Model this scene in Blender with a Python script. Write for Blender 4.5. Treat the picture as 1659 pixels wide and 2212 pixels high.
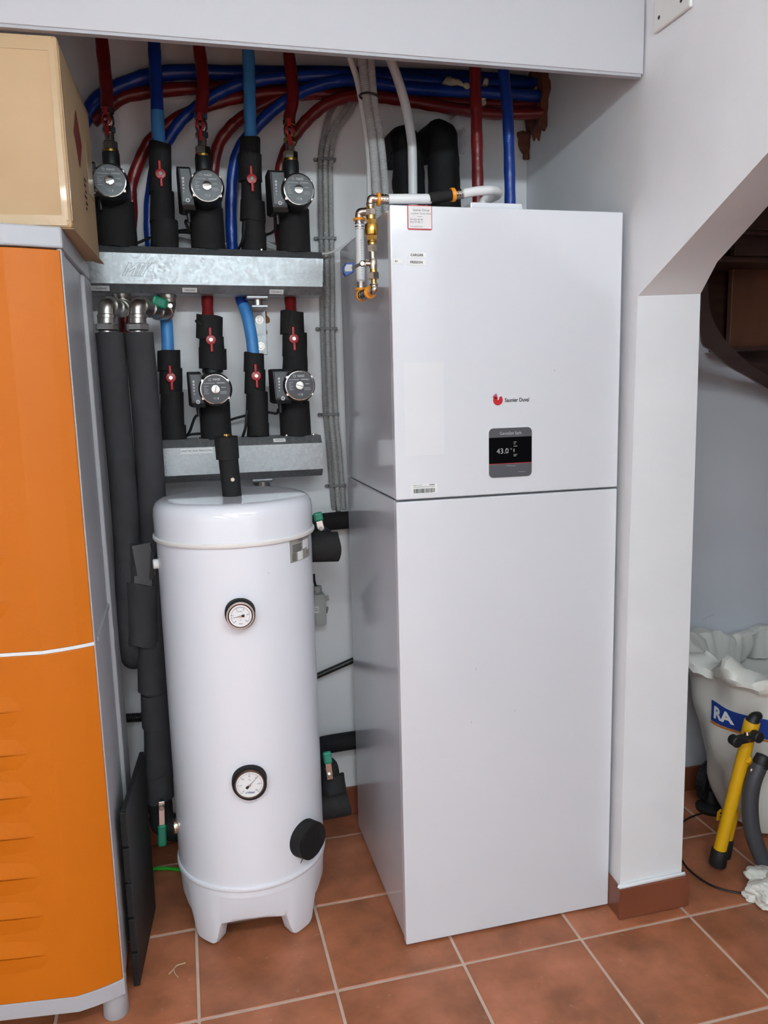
import bpy, bmesh, math, random
from mathutils import Vector as V, Matrix
random.seed(7)
for o in list(bpy.data.objects): bpy.data.objects.remove(o)
SC = bpy.context.scene
COL = SC.collection
# ---------------------------------------------------------------- camera
IW, IH, FPX = 1659.0, 2212.0, 1704.85
YAW, PITCH, ROLL = .2470, .1591, -.0252
CAM = V((-.4903, -1.8207, 1.4740))
cf = V((math.sin(YAW)*math.cos(PITCH), math.cos(YAW)*math.cos(PITCH), -math.sin(PITCH)))
r0 = V((math.cos(YAW), -math.sin(YAW), 0)); u0 = r0.cross(cf)
cr = r0*math.cos(ROLL)+u0*math.sin(ROLL); cu = cr.cross(cf)
cd = bpy.data.cameras.new('camera'); co = bpy.data.objects.new('camera', cd); COL.objects.link(co)
cd.sensor_fit = 'VERTICAL'; cd.sensor_height = 36.0; cd.lens = FPX/IH*36.0; cd.clip_start = .02
co.matrix_world = Matrix(((cr.x, cu.x, -cf.x, CAM.x), (cr.y, cu.y, -cf.y, CAM.y), (cr.z, cu.z, -cf.z, CAM.z), (0, 0, 0, 1)))
SC.camera = co
# ---------------------------------------------------------------- world, exposure
w = bpy.data.worlds.new('world'); SC.world = w; w.use_nodes = True
w.node_tree.nodes['Background'].inputs[0].default_value = (.8, .85, 1, 1)
w.node_tree.nodes['Background'].inputs[1].default_value = .25
SC.view_settings.view_transform = 'Standard'; SC.view_settings.look = 'None'
SC.view_settings.gamma = 1; SC.view_settings.use_curve_mapping = False
SC.view_settings.exposure = 0.55
LAMP_STRENGTH = 70.0
FILL_STRENGTH = 15.0
LAMP_Z = 2.30

# ---------------------------------------------------------------- measuring helpers (photo pixel -> point at a known depth)
def ray(x, y):
    return (cf*FPX + cr*(x-IW/2) + cu*(IH/2-y)).normalized()
def PX(x, y, Y=None, X=None, Z=None):
    d = ray(x, y)
    if Y is not None: t = (Y-CAM.y)/d.y
    elif X is not None: t = (X-CAM.x)/d.x
    else: t = (Z-CAM.z)/d.z
    return CAM + d*t
def M(px, p):            # size in metres of px pixels at point p
    return px*((p-CAM).dot(cf))/FPX
def on_cyl(x, y, c, R):  # first hit of a pixel's ray on a vertical cylinder
    d = ray(x, y); ox, oy = CAM.x-c[0], CAM.y-c[1]
    a = d.x*d.x+d.y*d.y; b = 2*(ox*d.x+oy*d.y); cc = ox*ox+oy*oy-R*R
    t = (-b-math.sqrt(max(0, b*b-4*a*cc)))/(2*a)
    p = CAM+d*t
    return p, V((p.x-c[0], p.y-c[1], 0)).normalized()

# ---------------------------------------------------------------- materials
def lin(c):
    return tuple(((v/255)/12.92 if v/255 <= .04045 else ((v/255+.055)/1.055)**2.4) for v in c)
MATS = {}
def mat(name, rgb, rough=.5, metal=0, coat=0, bump=0, bscale=60, var=0, vscale=6, spec=.5, trans=0, emis=None, ior=1.5, var2=None, stretch=None):
    m = bpy.data.materials.new(name); m.use_nodes = True; MATS[name] = m
    nt = m.node_tree; b = nt.nodes['Principled BSDF']
    c = lin(rgb)
    b.inputs['Base Color'].default_value = (*c, 1); b.inputs['Roughness'].default_value = rough
    b.inputs['Metallic'].default_value = metal; b.inputs['Coat Weight'].default_value = coat
    b.inputs['Coat Roughness'].default_value = .05; b.inputs['Specular IOR Level'].default_value = spec
    b.inputs['Transmission Weight'].default_value = trans; b.inputs['IOR'].default_value = ior
    if emis:
        b.inputs['Emission Color'].default_value = (*emis[0], 1); b.inputs['Emission Strength'].default_value = emis[1]
    geo = nt.nodes.new('ShaderNodeNewGeometry')
    vec = geo.outputs['Position']
    if stretch:
        mp = nt.nodes.new('ShaderNodeVectorMath'); mp.operation = 'MULTIPLY'; mp.inputs[1].default_value = stretch
        nt.links.new(vec, mp.inputs[0]); vec = mp.outputs[0]
    if var:
        n = nt.nodes.new('ShaderNodeTexNoise'); n.inputs['Scale'].default_value = vscale; n.inputs['Detail'].default_value = 5
        nt.links.new(vec, n.inputs['Vector'])
        rp = nt.nodes.new('ShaderNodeValToRGB')
        rp.color_ramp.elements[0].position = .3; rp.color_ramp.elements[1].position = .7
        lo = lin(var2) if var2 else tuple(x*(1-var) for x in c); hi = c if var2 else tuple(min(1, x*(1+var*.6)) for x in c)
        rp.color_ramp.elements[0].color = (*lo, 1); rp.color_ramp.elements[1].color = (*hi, 1)
        nt.links.new(n.outputs['Fac'], rp.inputs['Fac']); nt.links.new(rp.outputs['Color'], b.inputs['Base Color'])
    if bump:
        n2 = nt.nodes.new('ShaderNodeTexNoise'); n2.inputs['Scale'].default_value = bscale; n2.inputs['Detail'].default_value = 4
        nt.links.new(vec, n2.inputs['Vector'])
        bp = nt.nodes.new('ShaderNodeBump'); bp.inputs['Strength'].default_value = bump; bp.inputs['Distance'].default_value = .004
        nt.links.new(n2.outputs['Fac'], bp.inputs['Height']); nt.links.new(bp.outputs['Normal'], b.inputs['Normal'])
    return m
mat('wall_white', (228, 227, 230), .6, bump=.25, bscale=22, var=.03, vscale=3)
mat('pillar_white', (238, 238, 241), .55, bump=.7, bscale=11, var=.03, vscale=5)
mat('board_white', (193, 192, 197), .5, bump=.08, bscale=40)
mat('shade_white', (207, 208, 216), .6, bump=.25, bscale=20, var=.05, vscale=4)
mat('niche_white', (244, 243, 245), .55, bump=.2, bscale=16, var=.06, vscale=3)
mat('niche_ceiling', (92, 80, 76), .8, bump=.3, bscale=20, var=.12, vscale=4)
mat('room_white', (240, 240, 240), .7)
mat('unit_white', (219, 219, 225), .09, bump=.05, bscale=150, coat=.2)
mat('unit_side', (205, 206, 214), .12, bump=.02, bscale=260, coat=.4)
mat('tank_white', (232, 232, 240), .3, coat=.3)
mat('lid_white', (234, 234, 242), .08, coat=.5)
mat('base_white', (228, 228, 236), .4)
mat('cream_ring', (238, 234, 232), .4)
mat('foam_black', (30, 29, 30), .8, bump=.25, bscale=140, var=.15, vscale=20, spec=.3)
mat('foam_grey', (62, 61, 64), .85, bump=.2, bscale=160, var=.12, vscale=18, spec=.25)
mat('foam_dark', (20, 19, 20), .75, bump=.25, bscale=120, spec=.3)
mat('tape_grey', (88, 87, 90), .6, bump=.15, bscale=60, var=.1, vscale=20)
mat('pump_black', (24, 24, 26), .45, bump=.1, bscale=200)
mat('pump_grey', (70, 72, 76), .4)
mat('plate_dark', (58, 59, 64), .3)
mat('print_light', (190, 190, 192), .5)
mat('print_dark', (40, 40, 44), .5)
mat('pipe_red', (112, 20, 22), .32, bump=.5, bscale=45, var=.25, vscale=14)
mat('pipe_blue', (14, 54, 142), .3, bump=.5, bscale=45, var=.25, vscale=14)
mat('pipe_blue_light', (66, 138, 206), .45, bump=.35, bscale=40, var=.12, vscale=14)
mat('lever_red', (165, 26, 34), .35)
mat('lever_green', (18, 130, 98), .4)
mat('lever_blue', (24, 62, 140), .4)
mat('steel', (178, 172, 166), .32, metal=1, bump=.05, bscale=120)
mat('chrome', (215, 212, 208), .12, metal=1)
mat('nickel', (200, 190, 176), .22, metal=1)
mat('brass', (206, 162, 84), .24, metal=1)
mat('clip_orange', (238, 150, 30), .4)
mat('pex_white', (228, 228, 230), .35)
mat('cable_white', (215, 214, 212), .45)
mat('cable_black', (22, 22, 24), .45)
mat('conduit_grey', (176, 175, 174), .5)
mat('conduit_dark', (150, 149, 149), .55)
mat('clip_grey', (120, 120, 122), .5)
mat('cardboard', (196, 165, 128), .75, bump=.12, bscale=30, var=.06, vscale=5, var2=(184, 152, 116))
mat('box_tape', (188, 158, 120), .3, coat=.2, bump=.3, bscale=30)
mat('box_print', (120, 40, 36), .7)
mat('cab_orange', (196, 104, 8), .5, spec=.3, bump=.06, bscale=180, var=.04, vscale=3)
mat('cab_grey', (176, 176, 182), .42, bump=.08, bscale=160)
mat('panel_black', (26, 26, 28), .6, bump=.2, bscale=200)
mat('foam_cream', (206, 196, 168), .8, bump=.7, bscale=40, var=.15, vscale=20)
mat('brick_rough', (112, 66, 50), .9, bump=1, bscale=40, var=.35, vscale=18)
mat('wood_dark', (62, 40, 32), .4, bump=.2, bscale=30, var=.35, vscale=4, stretch=(1, 1, 9))
mat('wood_red', (96, 58, 38), .4, bump=.1, bscale=30, var=.25, vscale=4, stretch=(6, 1, 1))
mat('grout', (205, 178, 162), .9, bump=.4, bscale=80, var=.12, vscale=12)
mat('skirting_tile', (132, 74, 52), .35, bump=.1, bscale=40, var=.18, vscale=9)
mat('sack_white', (226, 224, 218), .42, bump=.8, bscale=14)
mat('sack_blue', (28, 64, 150), .45)
mat('sack_orange', (206, 120, 44), .45)
mat('print_white', (235, 235, 238), .5)
mat('paper', (232, 231, 230), .6)
mat('film', (223, 222, 226), .25)
mat('paper_warm', (226, 222, 222), .5)
mat('ink', (34, 34, 40), .6)
mat('ink_red', (176, 44, 54), .5)
mat('logo_red', (190, 30, 40), .4)
mat('screen_black', (10, 10, 12), .12, coat=.5)
mat('screen_grey', (84, 84, 90), .35)
mat('screen_text', (150, 150, 152), .5, emis=((.8, .82, .85), .08))
mat('dial_white', (236, 236, 238), .35, coat=.6)
mat('bezel_brown', (120, 100, 88), .25, metal=.8)
mat('plate_grey', (158, 154, 148), .4)
mat('yellow', (226, 172, 22), .35)
mat('rubber_black', (24, 24, 26), .55)
mat('tube_grey', (66, 68, 74), .45)
mat('bottle_clear', (206, 208, 204), .3, trans=.35, ior=1.3)
mat('hose_green', (40, 170, 40), .4)
mat('grip_inset', (52, 128, 106), .45)
mat('rust', (150, 110, 70), .9, var=.4, vscale=60)
mat('straw', (190, 165, 135), .8)
mat('lamp_tube', (255, 255, 255), .5, emis=((.86, 1.015, 1.065), LAMP_STRENGTH))
mat('fill_panel', (255, 255, 255), .5, emis=((.86, 1.015, 1.065), FILL_STRENGTH))
mat('outlet_plastic', (226, 224, 220), .4)

def floor_tile_mat():
    m = bpy.data.materials.new('terracotta'); m.use_nodes = True; MATS['terracotta'] = m
    nt = m.node_tree; b = nt.nodes['Principled BSDF']; L = nt.links.new
    geo = nt.nodes.new('ShaderNodeNewGeometry'); oi = nt.nodes.new('ShaderNodeObjectInfo')
    n = nt.nodes.new('ShaderNodeTexNoise'); n.inputs['Scale'].default_value = 7; n.inputs['Detail'].default_value = 6; n.inputs['Roughness'].default_value = .62
    add = nt.nodes.new('ShaderNodeVectorMath'); add.operation = 'ADD'
    mul = nt.nodes.new('ShaderNodeVectorMath'); mul.operation = 'SCALE'; mul.inputs[3].default_value = 9
    cx = nt.nodes.new('ShaderNodeCombineXYZ'); L(oi.outputs['Random'], cx.inputs[0]); L(oi.outputs['Random'], cx.inputs[2])
    L(cx.outputs[0], mul.inputs[0]); L(geo.outputs['Position'], add.inputs[0]); L(mul.outputs[0], add.inputs[1]); L(add.outputs[0], n.inputs['Vector'])
    rp = nt.nodes.new('ShaderNodeValToRGB'); e = rp.color_ramp.elements
    e[0].position = .3; e[0].color = (*lin((136, 83, 55)), 1); e[1].position = .72; e[1].color = (*lin((196, 122, 90)), 1)
    k = rp.color_ramp.elements.new(.5); k.color = (*lin((168, 102, 70)), 1)
    L(n.outputs['Fac'], rp.inputs['Fac'])
    hs = nt.nodes.new('ShaderNodeHueSaturation')
    mr = nt.nodes.new('ShaderNodeMapRange'); mr.inputs[3].default_value = .88; mr.inputs[4].default_value = 1.1
    L(oi.outputs['Random'], mr.inputs[0]); L(mr.outputs[0], hs.inputs['Value']); L(rp.outputs[0], hs.inputs['Color'])
    # pale dust scuffs
    n3 = nt.nodes.new('ShaderNodeTexNoise'); n3.inputs['Scale'].default_value = 38; n3.inputs['Detail'].default_value = 8
    L(geo.outputs['Position'], n3.inputs['Vector'])
    r3 = nt.nodes.new('ShaderNodeValToRGB'); r3.color_ramp.elements[0].position = .66; r3.color_ramp.elements[1].position = .78
    r3.color_ramp.elements[1].color = (.35, .35, .35, 1)
    L(n3.outputs['Fac'], r3.inputs['Fac'])
    mx = nt.nodes.new('ShaderNodeMix'); mx.data_type = 'RGBA'
    L(r3.outputs[0], mx.inputs[0]); L(hs.outputs[0], mx.inputs[6]); mx.inputs[7].default_value = (*lin((205, 180, 160)), 1)
    L(mx.outputs[2], b.inputs['Base Color'])
    rr = nt.nodes.new('ShaderNodeMapRange'); rr.inputs[3].default_value = .3; rr.inputs[4].default_value = .55
    L(n.outputs['Fac'], rr.inputs[0]); L(rr.outputs[0], b.inputs['Roughness'])
    bp = nt.nodes.new('ShaderNodeBump'); bp.inputs['Strength'].default_value = .15; bp.inputs['Distance'].default_value = .003
    L(n.outputs['Fac'], bp.inputs['Height']); L(bp.outputs[0], b.inputs['Normal'])
floor_tile_mat()
def galv_mat():
    m = bpy.data.materials.new('galvanised'); m.use_nodes = True; MATS['galvanised'] = m
    nt = m.node_tree; b = nt.nodes['Principled BSDF']; L = nt.links.new
    geo = nt.nodes.new('ShaderNodeNewGeometry')
    v = nt.nodes.new('ShaderNodeTexVoronoi'); v.inputs['Scale'].default_value = 130; L(geo.outputs['Position'], v.inputs['Vector'])
    rp = nt.nodes.new('ShaderNodeMapRange'); rp.inputs[3].default_value = .36; rp.inputs[4].default_value = .55
    L(v.outputs['Color'], rp.inputs[0]); L(rp.outputs[0], b.inputs['Roughness'])
    r2 = nt.nodes.new('ShaderNodeValToRGB'); r2.color_ramp.elements[0].color = (*lin((146, 149, 152)), 1); r2.color_ramp.elements[1].color = (*lin((172, 175, 178)), 1)
    L(v.outputs['Color'], r2.inputs[0]); L(r2.outputs[0], b.inputs['Base Color'])
    b.inputs['Metallic'].default_value = .85
galv_mat()

# ---------------------------------------------------------------- geometry helpers: everything is written in world metres
def catmull(pts, n=8):
    pts = [V(p) for p in pts]
    if len(pts) < 3: 
        a, b = pts; return [a.lerp(b, i/n) for i in range(n+1)]
    out = []
    q = [pts[0]*2-pts[1]]+pts+[pts[-1]*2-pts[-2]]
    for i in range(1, len(q)-2):
        a, b, c, d = q[i-1:i+3]
        for k in range(n):
            t = k/n
            out.append(.5*((2*b)+(c-a)*t+(2*a-5*b+4*c-d)*t*t+(3*b-a-3*c+d)*t**3))
    out.append(pts[-1]); return out
def basis(ax):
    ax = V(ax).normalized()
    h = V((0, 0, 1)) if abs(ax.z) < .9 else V((1, 0, 0))
    x = h.cross(ax).normalized(); return x, ax.cross(x).normalized(), ax
def crisp(t):      # keep the big faces of a bevelled solid flat
    t.normal_update()
    for e in t.edges:
        if len(e.link_faces) == 2:
            a, b = sorted(f.calc_area() for f in e.link_faces)
            if b > 5*a and e.calc_face_angle(0) > .12: e.smooth = False
class G:
    def __init__(s): s.bm = bmesh.new()
    def rings(s, rings, cap=True, closed=False):
        vs = [[s.bm.verts.new(p) for p in r] for r in rings]
        n = len(vs[0]); m = len(vs)
        for i in range(m if closed else m-1):
            a, b = vs[i], vs[(i+1) % m]
            for k in range(n):
                s.bm.faces.new((a[k], a[(k+1) % n], b[(k+1) % n], b[k]))
        if cap and not closed:
            s.bm.faces.new(vs[0][::-1]); s.bm.faces.new(vs[-1])
        return s
    def lathe(s, p, ax, prof, seg=24, ph=0, cap=True):   # prof: (distance along axis, radius)
        x, y, z = basis(ax); p = V(p)
        s.rings([[p+z*t+(x*math.cos(ph+2*math.pi*k/seg)+y*math.sin(ph+2*math.pi*k/seg))*max(r, 1e-4) for k in range(seg)] for t, r in prof], cap)
        return s
    def cyl(s, a, b, ra, rb=None, seg=24, bev=0):
        a, b = V(a), V(b); L = (b-a).length; rb = ra if rb is None else rb
        pr = [(0, ra), (L, rb)] if not bev else [(0, ra-bev), (bev*.35, ra-bev*.3), (bev, ra), (L-bev, rb), (L-bev*.35, rb-bev*.3), (L, rb-bev)]
        return s.lathe(a, b-a, pr, seg)
    def hexn(s, a, b, r, ph=.26):
        a, b = V(a), V(b); L = (b-a).length; e = min(L*.15, r*.1)
        return s.lathe(a, b-a, [(0, r*.9), (e, r), (L-e, r), (L, r*.9)], 6, ph)
    def torus(s, p, ax, R, r, seg=32, m=8):
        x, y, z = basis(ax); p = V(p); rs = []
        for i in range(seg):
            d = x*math.cos(2*math.pi*i/seg)+y*math.sin(2*math.pi*i/seg)
            rs.append([p+d*(R+r*math.cos(2*math.pi*k/m))+z*r*math.sin(2*math.pi*k/m) for k in range(m)])
        return s.rings(rs, closed=True)
    def tube(s, pts, r, seg=12, n=8, smooth=True, cap=True):  # r: number or function(fraction)
        P = catmull(pts, n) if smooth else [V(p) for p in pts]
        return s.sweep(P, r, seg, cap)
    def sweep(s, P, r, seg=12, cap=True):
        T = [(P[min(i+1, len(P)-1)]-P[max(i-1, 0)]).normalized() for i in range(len(P))]
        x, y, _ = basis(T[0]); rs = []
        for i, p in enumerate(P):
            x = (x-T[i]*x.dot(T[i])).normalized(); y = T[i].cross(x)
            rr = r(i/(len(P)-1)) if callable(r) else r
            rs.append([p+(x*math.cos(2*math.pi*k/seg)+y*math.sin(2*math.pi*k/seg))*rr for k in range(seg)])
        return s.rings(rs, cap)
    def ribbed(s, pts, r, pitch=.0045, depth=.0012, seg=12):
        P = catmull(pts, 24); d = [0]
        for a, b in zip(P, P[1:]): d.append(d[-1]+(b-a).length)
        n = int(d[-1]/pitch)*3; Q = []; j = 0
        for i in range(n+1):
            t = d[-1]*i/n
            while j < len(d)-2 and d[j+1] < t: j += 1
            Q.append(P[j].lerp(P[j+1], (t-d[j])/max(1e-9, d[j+1]-d[j])))
        k = [0]
        def rr(f): k[0] += 1; return r-(depth if (k[0] % 3 == 0) else 0)
        return s.sweep(Q, rr, seg)
    def box(s, lo, hi, bev=0, seg=2):
        lo, hi = V(lo), V(hi); t = bmesh.new()
        bmesh.ops.create_cube(t, size=1)
        for v in t.verts: v.co = V((lo.x+(v.co.x+.5)*(hi.x-lo.x), lo.y+(v.co.y+.5)*(hi.y-lo.y), lo.z+(v.co.z+.5)*(hi.z-lo.z)))
        if bev: bmesh.ops.bevel(t, geom=list(t.edges), offset=bev, segments=seg, affect='EDGES', profile=.5); crisp(t)
        return s.add(t)
    def obox(s, c, ax, ay, az, sx, sy, sz, bev=0, seg=2):   # oriented box about centre c
        t = bmesh.new(); bmesh.ops.create_cube(t, size=1)
        c = V(c)
        if bev:
            for v in t.verts: v.co = V((v.co.x*sx, v.co.y*sy, v.co.z*sz))
            bmesh.ops.bevel(t, geom=list(t.edges), offset=bev, segments=seg, affect='EDGES', profile=.5); crisp(t)
            sx = sy = sz = 1
        for v in t.verts: v.co = c+V(ax)*v.co.x*sx+V(ay)*v.co.y*sy+V(az)*v.co.z*sz
        return s.add(t)
    def prism(s, poly, ext, bev=0):      # polygon (world points) extruded by vector ext
        e = V(ext); a = [V(p) for p in poly]; t = bmesh.new()
        va = [t.verts.new(p) for p in a]; vb = [t.verts.new(p+e) for p in a]; n = len(a)
        t.faces.new(va[::-1]); t.faces.new(vb)
        for k in range(n): t.faces.new((va[k], va[(k+1) % n], vb[(k+1) % n], vb[k]))
        bmesh.ops.recalc_face_normals(t, faces=t.faces)
        if bev: bmesh.ops.bevel(t, geom=list(t.edges), offset=bev, segments=2, affect='EDGES', profile=.5); crisp(t)
        return s.add(t)
    def quad(s, o, ax, ay, x0, y0, x1, y1):
        o, ax, ay = V(o), V(ax), V(ay)
        s.bm.faces.new([s.bm.verts.new(o+ax*x+ay*y) for x, y in ((x0, y0), (x1, y0), (x1, y1), (x0, y1))]); return s
    def sphere(s, c, r, sc=(1, 1, 1), sub=3):
        t = bmesh.new(); bmesh.ops.create_icosphere(t, subdivisions=sub, radius=1)
        for v in t.verts: v.co = V(c)+V((v.co.x*r*sc[0], v.co.y*r*sc[1], v.co.z*r*sc[2]))
        return s.add(t)
    def add(s, t):
        me = bpy.data.meshes.new('tmp'); t.to_mesh(me); t.free(); s.bm.from_mesh(me); bpy.data.meshes.remove(me); return s
    def noise(s, amp, scale=20, seed=0):
        from mathutils import noise as N
        s.bm.normal_update()
        for v in s.bm.verts:
            v.co += v.normal*amp*N.noise(v.co*scale+V((seed*7.3, seed*3.1, 0)))
        return s
def root_origin(o):
    p = V((0, 0, 0))
    while o: p += o.location; o = o.parent
    return p
def to_mesh(name, g, m, org, sharp=.62, flat=False):
    bm = g.bm; bmesh.ops.recalc_face_normals(bm, faces=bm.faces); bm.normal_update()
    for f in bm.faces: f.smooth = not flat
    for e in bm.edges:
        if len(e.link_faces) == 2 and e.calc_face_angle(0) > sharp: e.smooth = False
    for v in bm.verts: v.co -= org
    me = bpy.data.meshes.new(name); bm.to_mesh(me); bm.free(); me.materials.append(MATS[m]); return me
def part(name, g, m, parent, label=None, kind=None, flat=False, sharp=.62):
    o = bpy.data.objects.new(name, to_mesh(name, g, m, root_origin(parent), sharp, flat)); COL.objects.link(o); o.parent = parent
    if label: o['label'] = label
    if kind: o['kind'] = kind
    return o
def thing(name, label, cat, loc, group=None):
    o = bpy.data.objects.new(name, None); COL.objects.link(o); o.location = V(loc); o.empty_display_size = .05
    o['label'] = label; o['category'] = cat
    if group: o['group'] = group
    return o
def solo(name, g, m, label=None, cat=None, group=None, kind=None, flat=False):
    xs = [v.co for v in g.bm.verts]
    org = V(((min(v.x for v in xs)+max(v.x for v in xs))/2, (min(v.y for v in xs)+max(v.y for v in xs))/2, min(v.z for v in xs)))
    o = bpy.data.objects.new(name, to_mesh(name, g, m, org, flat=flat)); o.location = org; COL.objects.link(o)
    if label: o['label'] = label
    if cat: o['category'] = cat
    if group: o['group'] = group
    if kind: o['kind'] = kind
    return o
def text(name, s, h, o, ax, ay, m, parent, align='CENTER', bold=0, sx=1.0, shear=0, wrap=None, label=None):
    """flat lettering as a thin mesh: o is the centre, ax / ay the reading and up directions"""
    c = bpy.data.curves.new('t', 'FONT'); c.body = s; c.size = h/.72; c.align_x = align; c.align_y = 'CENTER'; c.offset = bold; c.shear = shear
    c.resolution_u = 3
    t = bpy.data.objects.new('t', c); COL.objects.link(t)
    bpy.context.view_layer.update()
    me = bpy.data.meshes.new_from_object(t); bpy.data.objects.remove(t); bpy.data.curves.remove(c)
    o, ax, ay = V(o), V(ax), V(ay); org = root_origin(parent)
    for v in me.vertices:
        p = wrap(v.co.x*sx, v.co.y) if wrap else o+ax*v.co.x*sx+ay*v.co.y
        v.co = p-org
    me.materials.clear(); me.materials.append(MATS[m]); me.name = name
    ob = bpy.data.objects.new(name, me); COL.objects.link(ob); ob.parent = parent
    if label: ob['label'] = label
    return ob
def ragged(p0, p1, r, seed=0, seg=28, flare=(1, 1), amp=.03, wave=.004):
    """foam wrap: a slightly uneven sleeve with a hand-cut edge"""
    rnd = random.Random(seed); p0, p1 = V(p0), V(p1); x, y, z = basis(p1-p0); L = (p1-p0).length
    a0, a1, b1 = rnd.random()*6, rnd.random()*6, rnd.random()*6; g = G(); rs = []
    for t, q in ((0, .9), (.0, 1), (.12, 1.0), (.5, 1.0), (.88, 1.0), (1, 1), (1, .9)):
        f = flare[0]+(flare[1]-flare[0])*t; ring = []
        for k in range(seg):
            th = 2*math.pi*k/seg
            rr = r*f*q*(1+amp*math.sin(2*th+a0+t*2)+amp*.6*math.sin(3*th+a1-t*3))
            dz = (wave*math.sin(th+b1)+wave*.6*math.sin(3*th+a1)) if t in (0, 1) else 0
            ring.append(p0+z*(t*L+dz)+(x*math.cos(th)+y*math.sin(th))*rr)
        rs.append(ring)
    return g.rings(rs)
XA, YA, ZA = V((1, 0, 0)), V((0, 1, 0)), V((0, 0, 1))
# ================================================================ THE SETTING
RY = -5.6; RX = -2.9      # far ends of the room
WB = .70          # back wall plane
CEIL = 2.47
floor = solo('floor', G().box((RX, RY, -.06), (2.3, .74, -.0022)), 'grout', kind='structure')
TP = .332
tile_me = None
for i in range(-10, 7):
    for j in range(-17, 3):
        x0 = .125+TP*i; y0 = -.099+TP*j
        if tile_me is None:
            g = G().box((-.1622, -.1622, -.008), (.1622, .1622, 0), .0018, 1)
            tile_me = to_mesh('tile', g, 'terracotta', V((0, 0, 0)))
        if x0+TP/2 < RX+.05 or x0+TP/2 > 2.25: continue
        o = bpy.data.objects.new('tile', tile_me); COL.objects.link(o); o.parent = floor
        o.location = V((x0+TP/2, y0+TP/2, random.uniform(-.0004, .0004)))-floor.location
        if j == 2: o.scale = (1, .40, 1); o.location.y -= .0975
solo('wall_back', G().box((RX, WB, 0), (.70, WB+.04, CEIL)), 'niche_white', kind='structure')
solo('wall_left', G().box((RX-.05, RY, 0), (RX, WB, CEIL)), 'room_white', kind='structure')
solo('wall_rear', G().box((RX, RY-.05, 0), (2.3, RY, CEIL)), 'room_white', kind='structure')
solo('ceiling', G().box((RX, RY, CEIL), (2.3, -.056, CEIL+.05)), 'room_white', kind='structure')
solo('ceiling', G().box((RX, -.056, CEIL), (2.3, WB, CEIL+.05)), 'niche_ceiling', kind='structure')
# right wall with the slanted opening to the stairs
inner = [(.70, 0, .655), (-.049, 0, .601), (-.049, .8, .603), (-.049, 1.674, .610), (-.11, 1.7045, .61), (-.20, 1.749, .61), (-.27, 1.784, .61), (-.479, 1.888, .61), (-.95, 2.12, .61), (-1.55, 2.12, .61), (-1.6, 0, .61), (RY, 0, .61), (RY, CEIL, .61), (-.049, CEIL, .61), (.70, CEIL, .655)]
outer = [(.70, 0, .797), (-.046, 0, .797), (-.047, .8, .793), (-.046, 1.68, .788), (-.104, 1.748, .789), (-.201, 1.804, .79), (-.268, 1.843, .79), (-.479, 1.955, .79), (-.95, 2.19, .79), (-1.55, 2.19, .79), (-1.6, 0, .79), (RY, 0, .79), (RY, CEIL, .79), (-.049, CEIL, .79), (.70, CEIL, .79)]
g = G(); va = [g.bm.verts.new((x, y, z)) for y, z, x in inner]; vb = [g.bm.verts.new((x, y, z)) for y, z, x in outer]
n = len(va)
ti = [(0, 1, 2), (0, 2, 3), (0, 3, 13), (0, 13, 14), (3, 4, 13), (4, 5, 13), (5, 6, 13), (6, 7, 13), (7, 8, 13), (8, 9, 12), (8, 12, 13), (9, 10, 12), (10, 11, 12)]
for a, b, c in ti:
    g.bm.faces.new((va[a], va[b], va[c])); g.bm.faces.new((vb[c], vb[b], vb[a]))
for k in range(n): g.bm.faces.new((va[k], vb[k], vb[(k+1) % n], va[(k+1) % n]))
wall_right = solo('wall_right', g, 'pillar_white', kind='structure')
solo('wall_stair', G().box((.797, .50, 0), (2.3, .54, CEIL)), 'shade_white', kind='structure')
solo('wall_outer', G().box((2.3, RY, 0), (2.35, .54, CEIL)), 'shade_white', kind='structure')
# boxed-in board over the niche
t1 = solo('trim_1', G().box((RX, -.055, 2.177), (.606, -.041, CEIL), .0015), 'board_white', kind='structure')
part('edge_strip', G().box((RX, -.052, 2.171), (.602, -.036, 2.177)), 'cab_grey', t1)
# tiled skirting round the pillar foot
b = solo('baseboard_right', G().box((.599, -.056, 0), (.800, -.046, .085)), 'grout', kind='structure')
part('tile', G().box((.592, -.064, .002), (.8015, -.052, .092), .0015), 'skirting_tile', b)
part('tile', G().box((.8015, -.063, .002), (.812, .27, .092), .0015), 'skirting_tile', b)
part('tile', G().box((.5955, -.0515, .002), (.606, .27, .092), .0015), 'skirting_tile', b)
part('paint_edge', ragged((.594, -.053, .0955), (.803, -.053, .0955), .0062, 3, 10, amp=.25), 'pillar_white', b)
b = solo('baseboard_back', G().box((RX, WB-.004, 0), (.655, WB, .098)), 'grout', kind='structure')
for k in range(11):
    x0 = RX+.332*k-.005
    part('tile', G().box((max(RX, x0+.002), WB-.014, .002), (min(.65, x0+.330), WB-.003, .1), .0015), 'skirting_tile', b)
b = solo('baseboard_stair', G().box((.797, .496, 0), (2.3, .5, .086)), 'grout', kind='structure')
for k in range(5):
    part('tile', G().box((.80+.3*k, .487, .002), (1.098+.3*k, .497, .09), .0015), 'skirting_tile', b)
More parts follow.
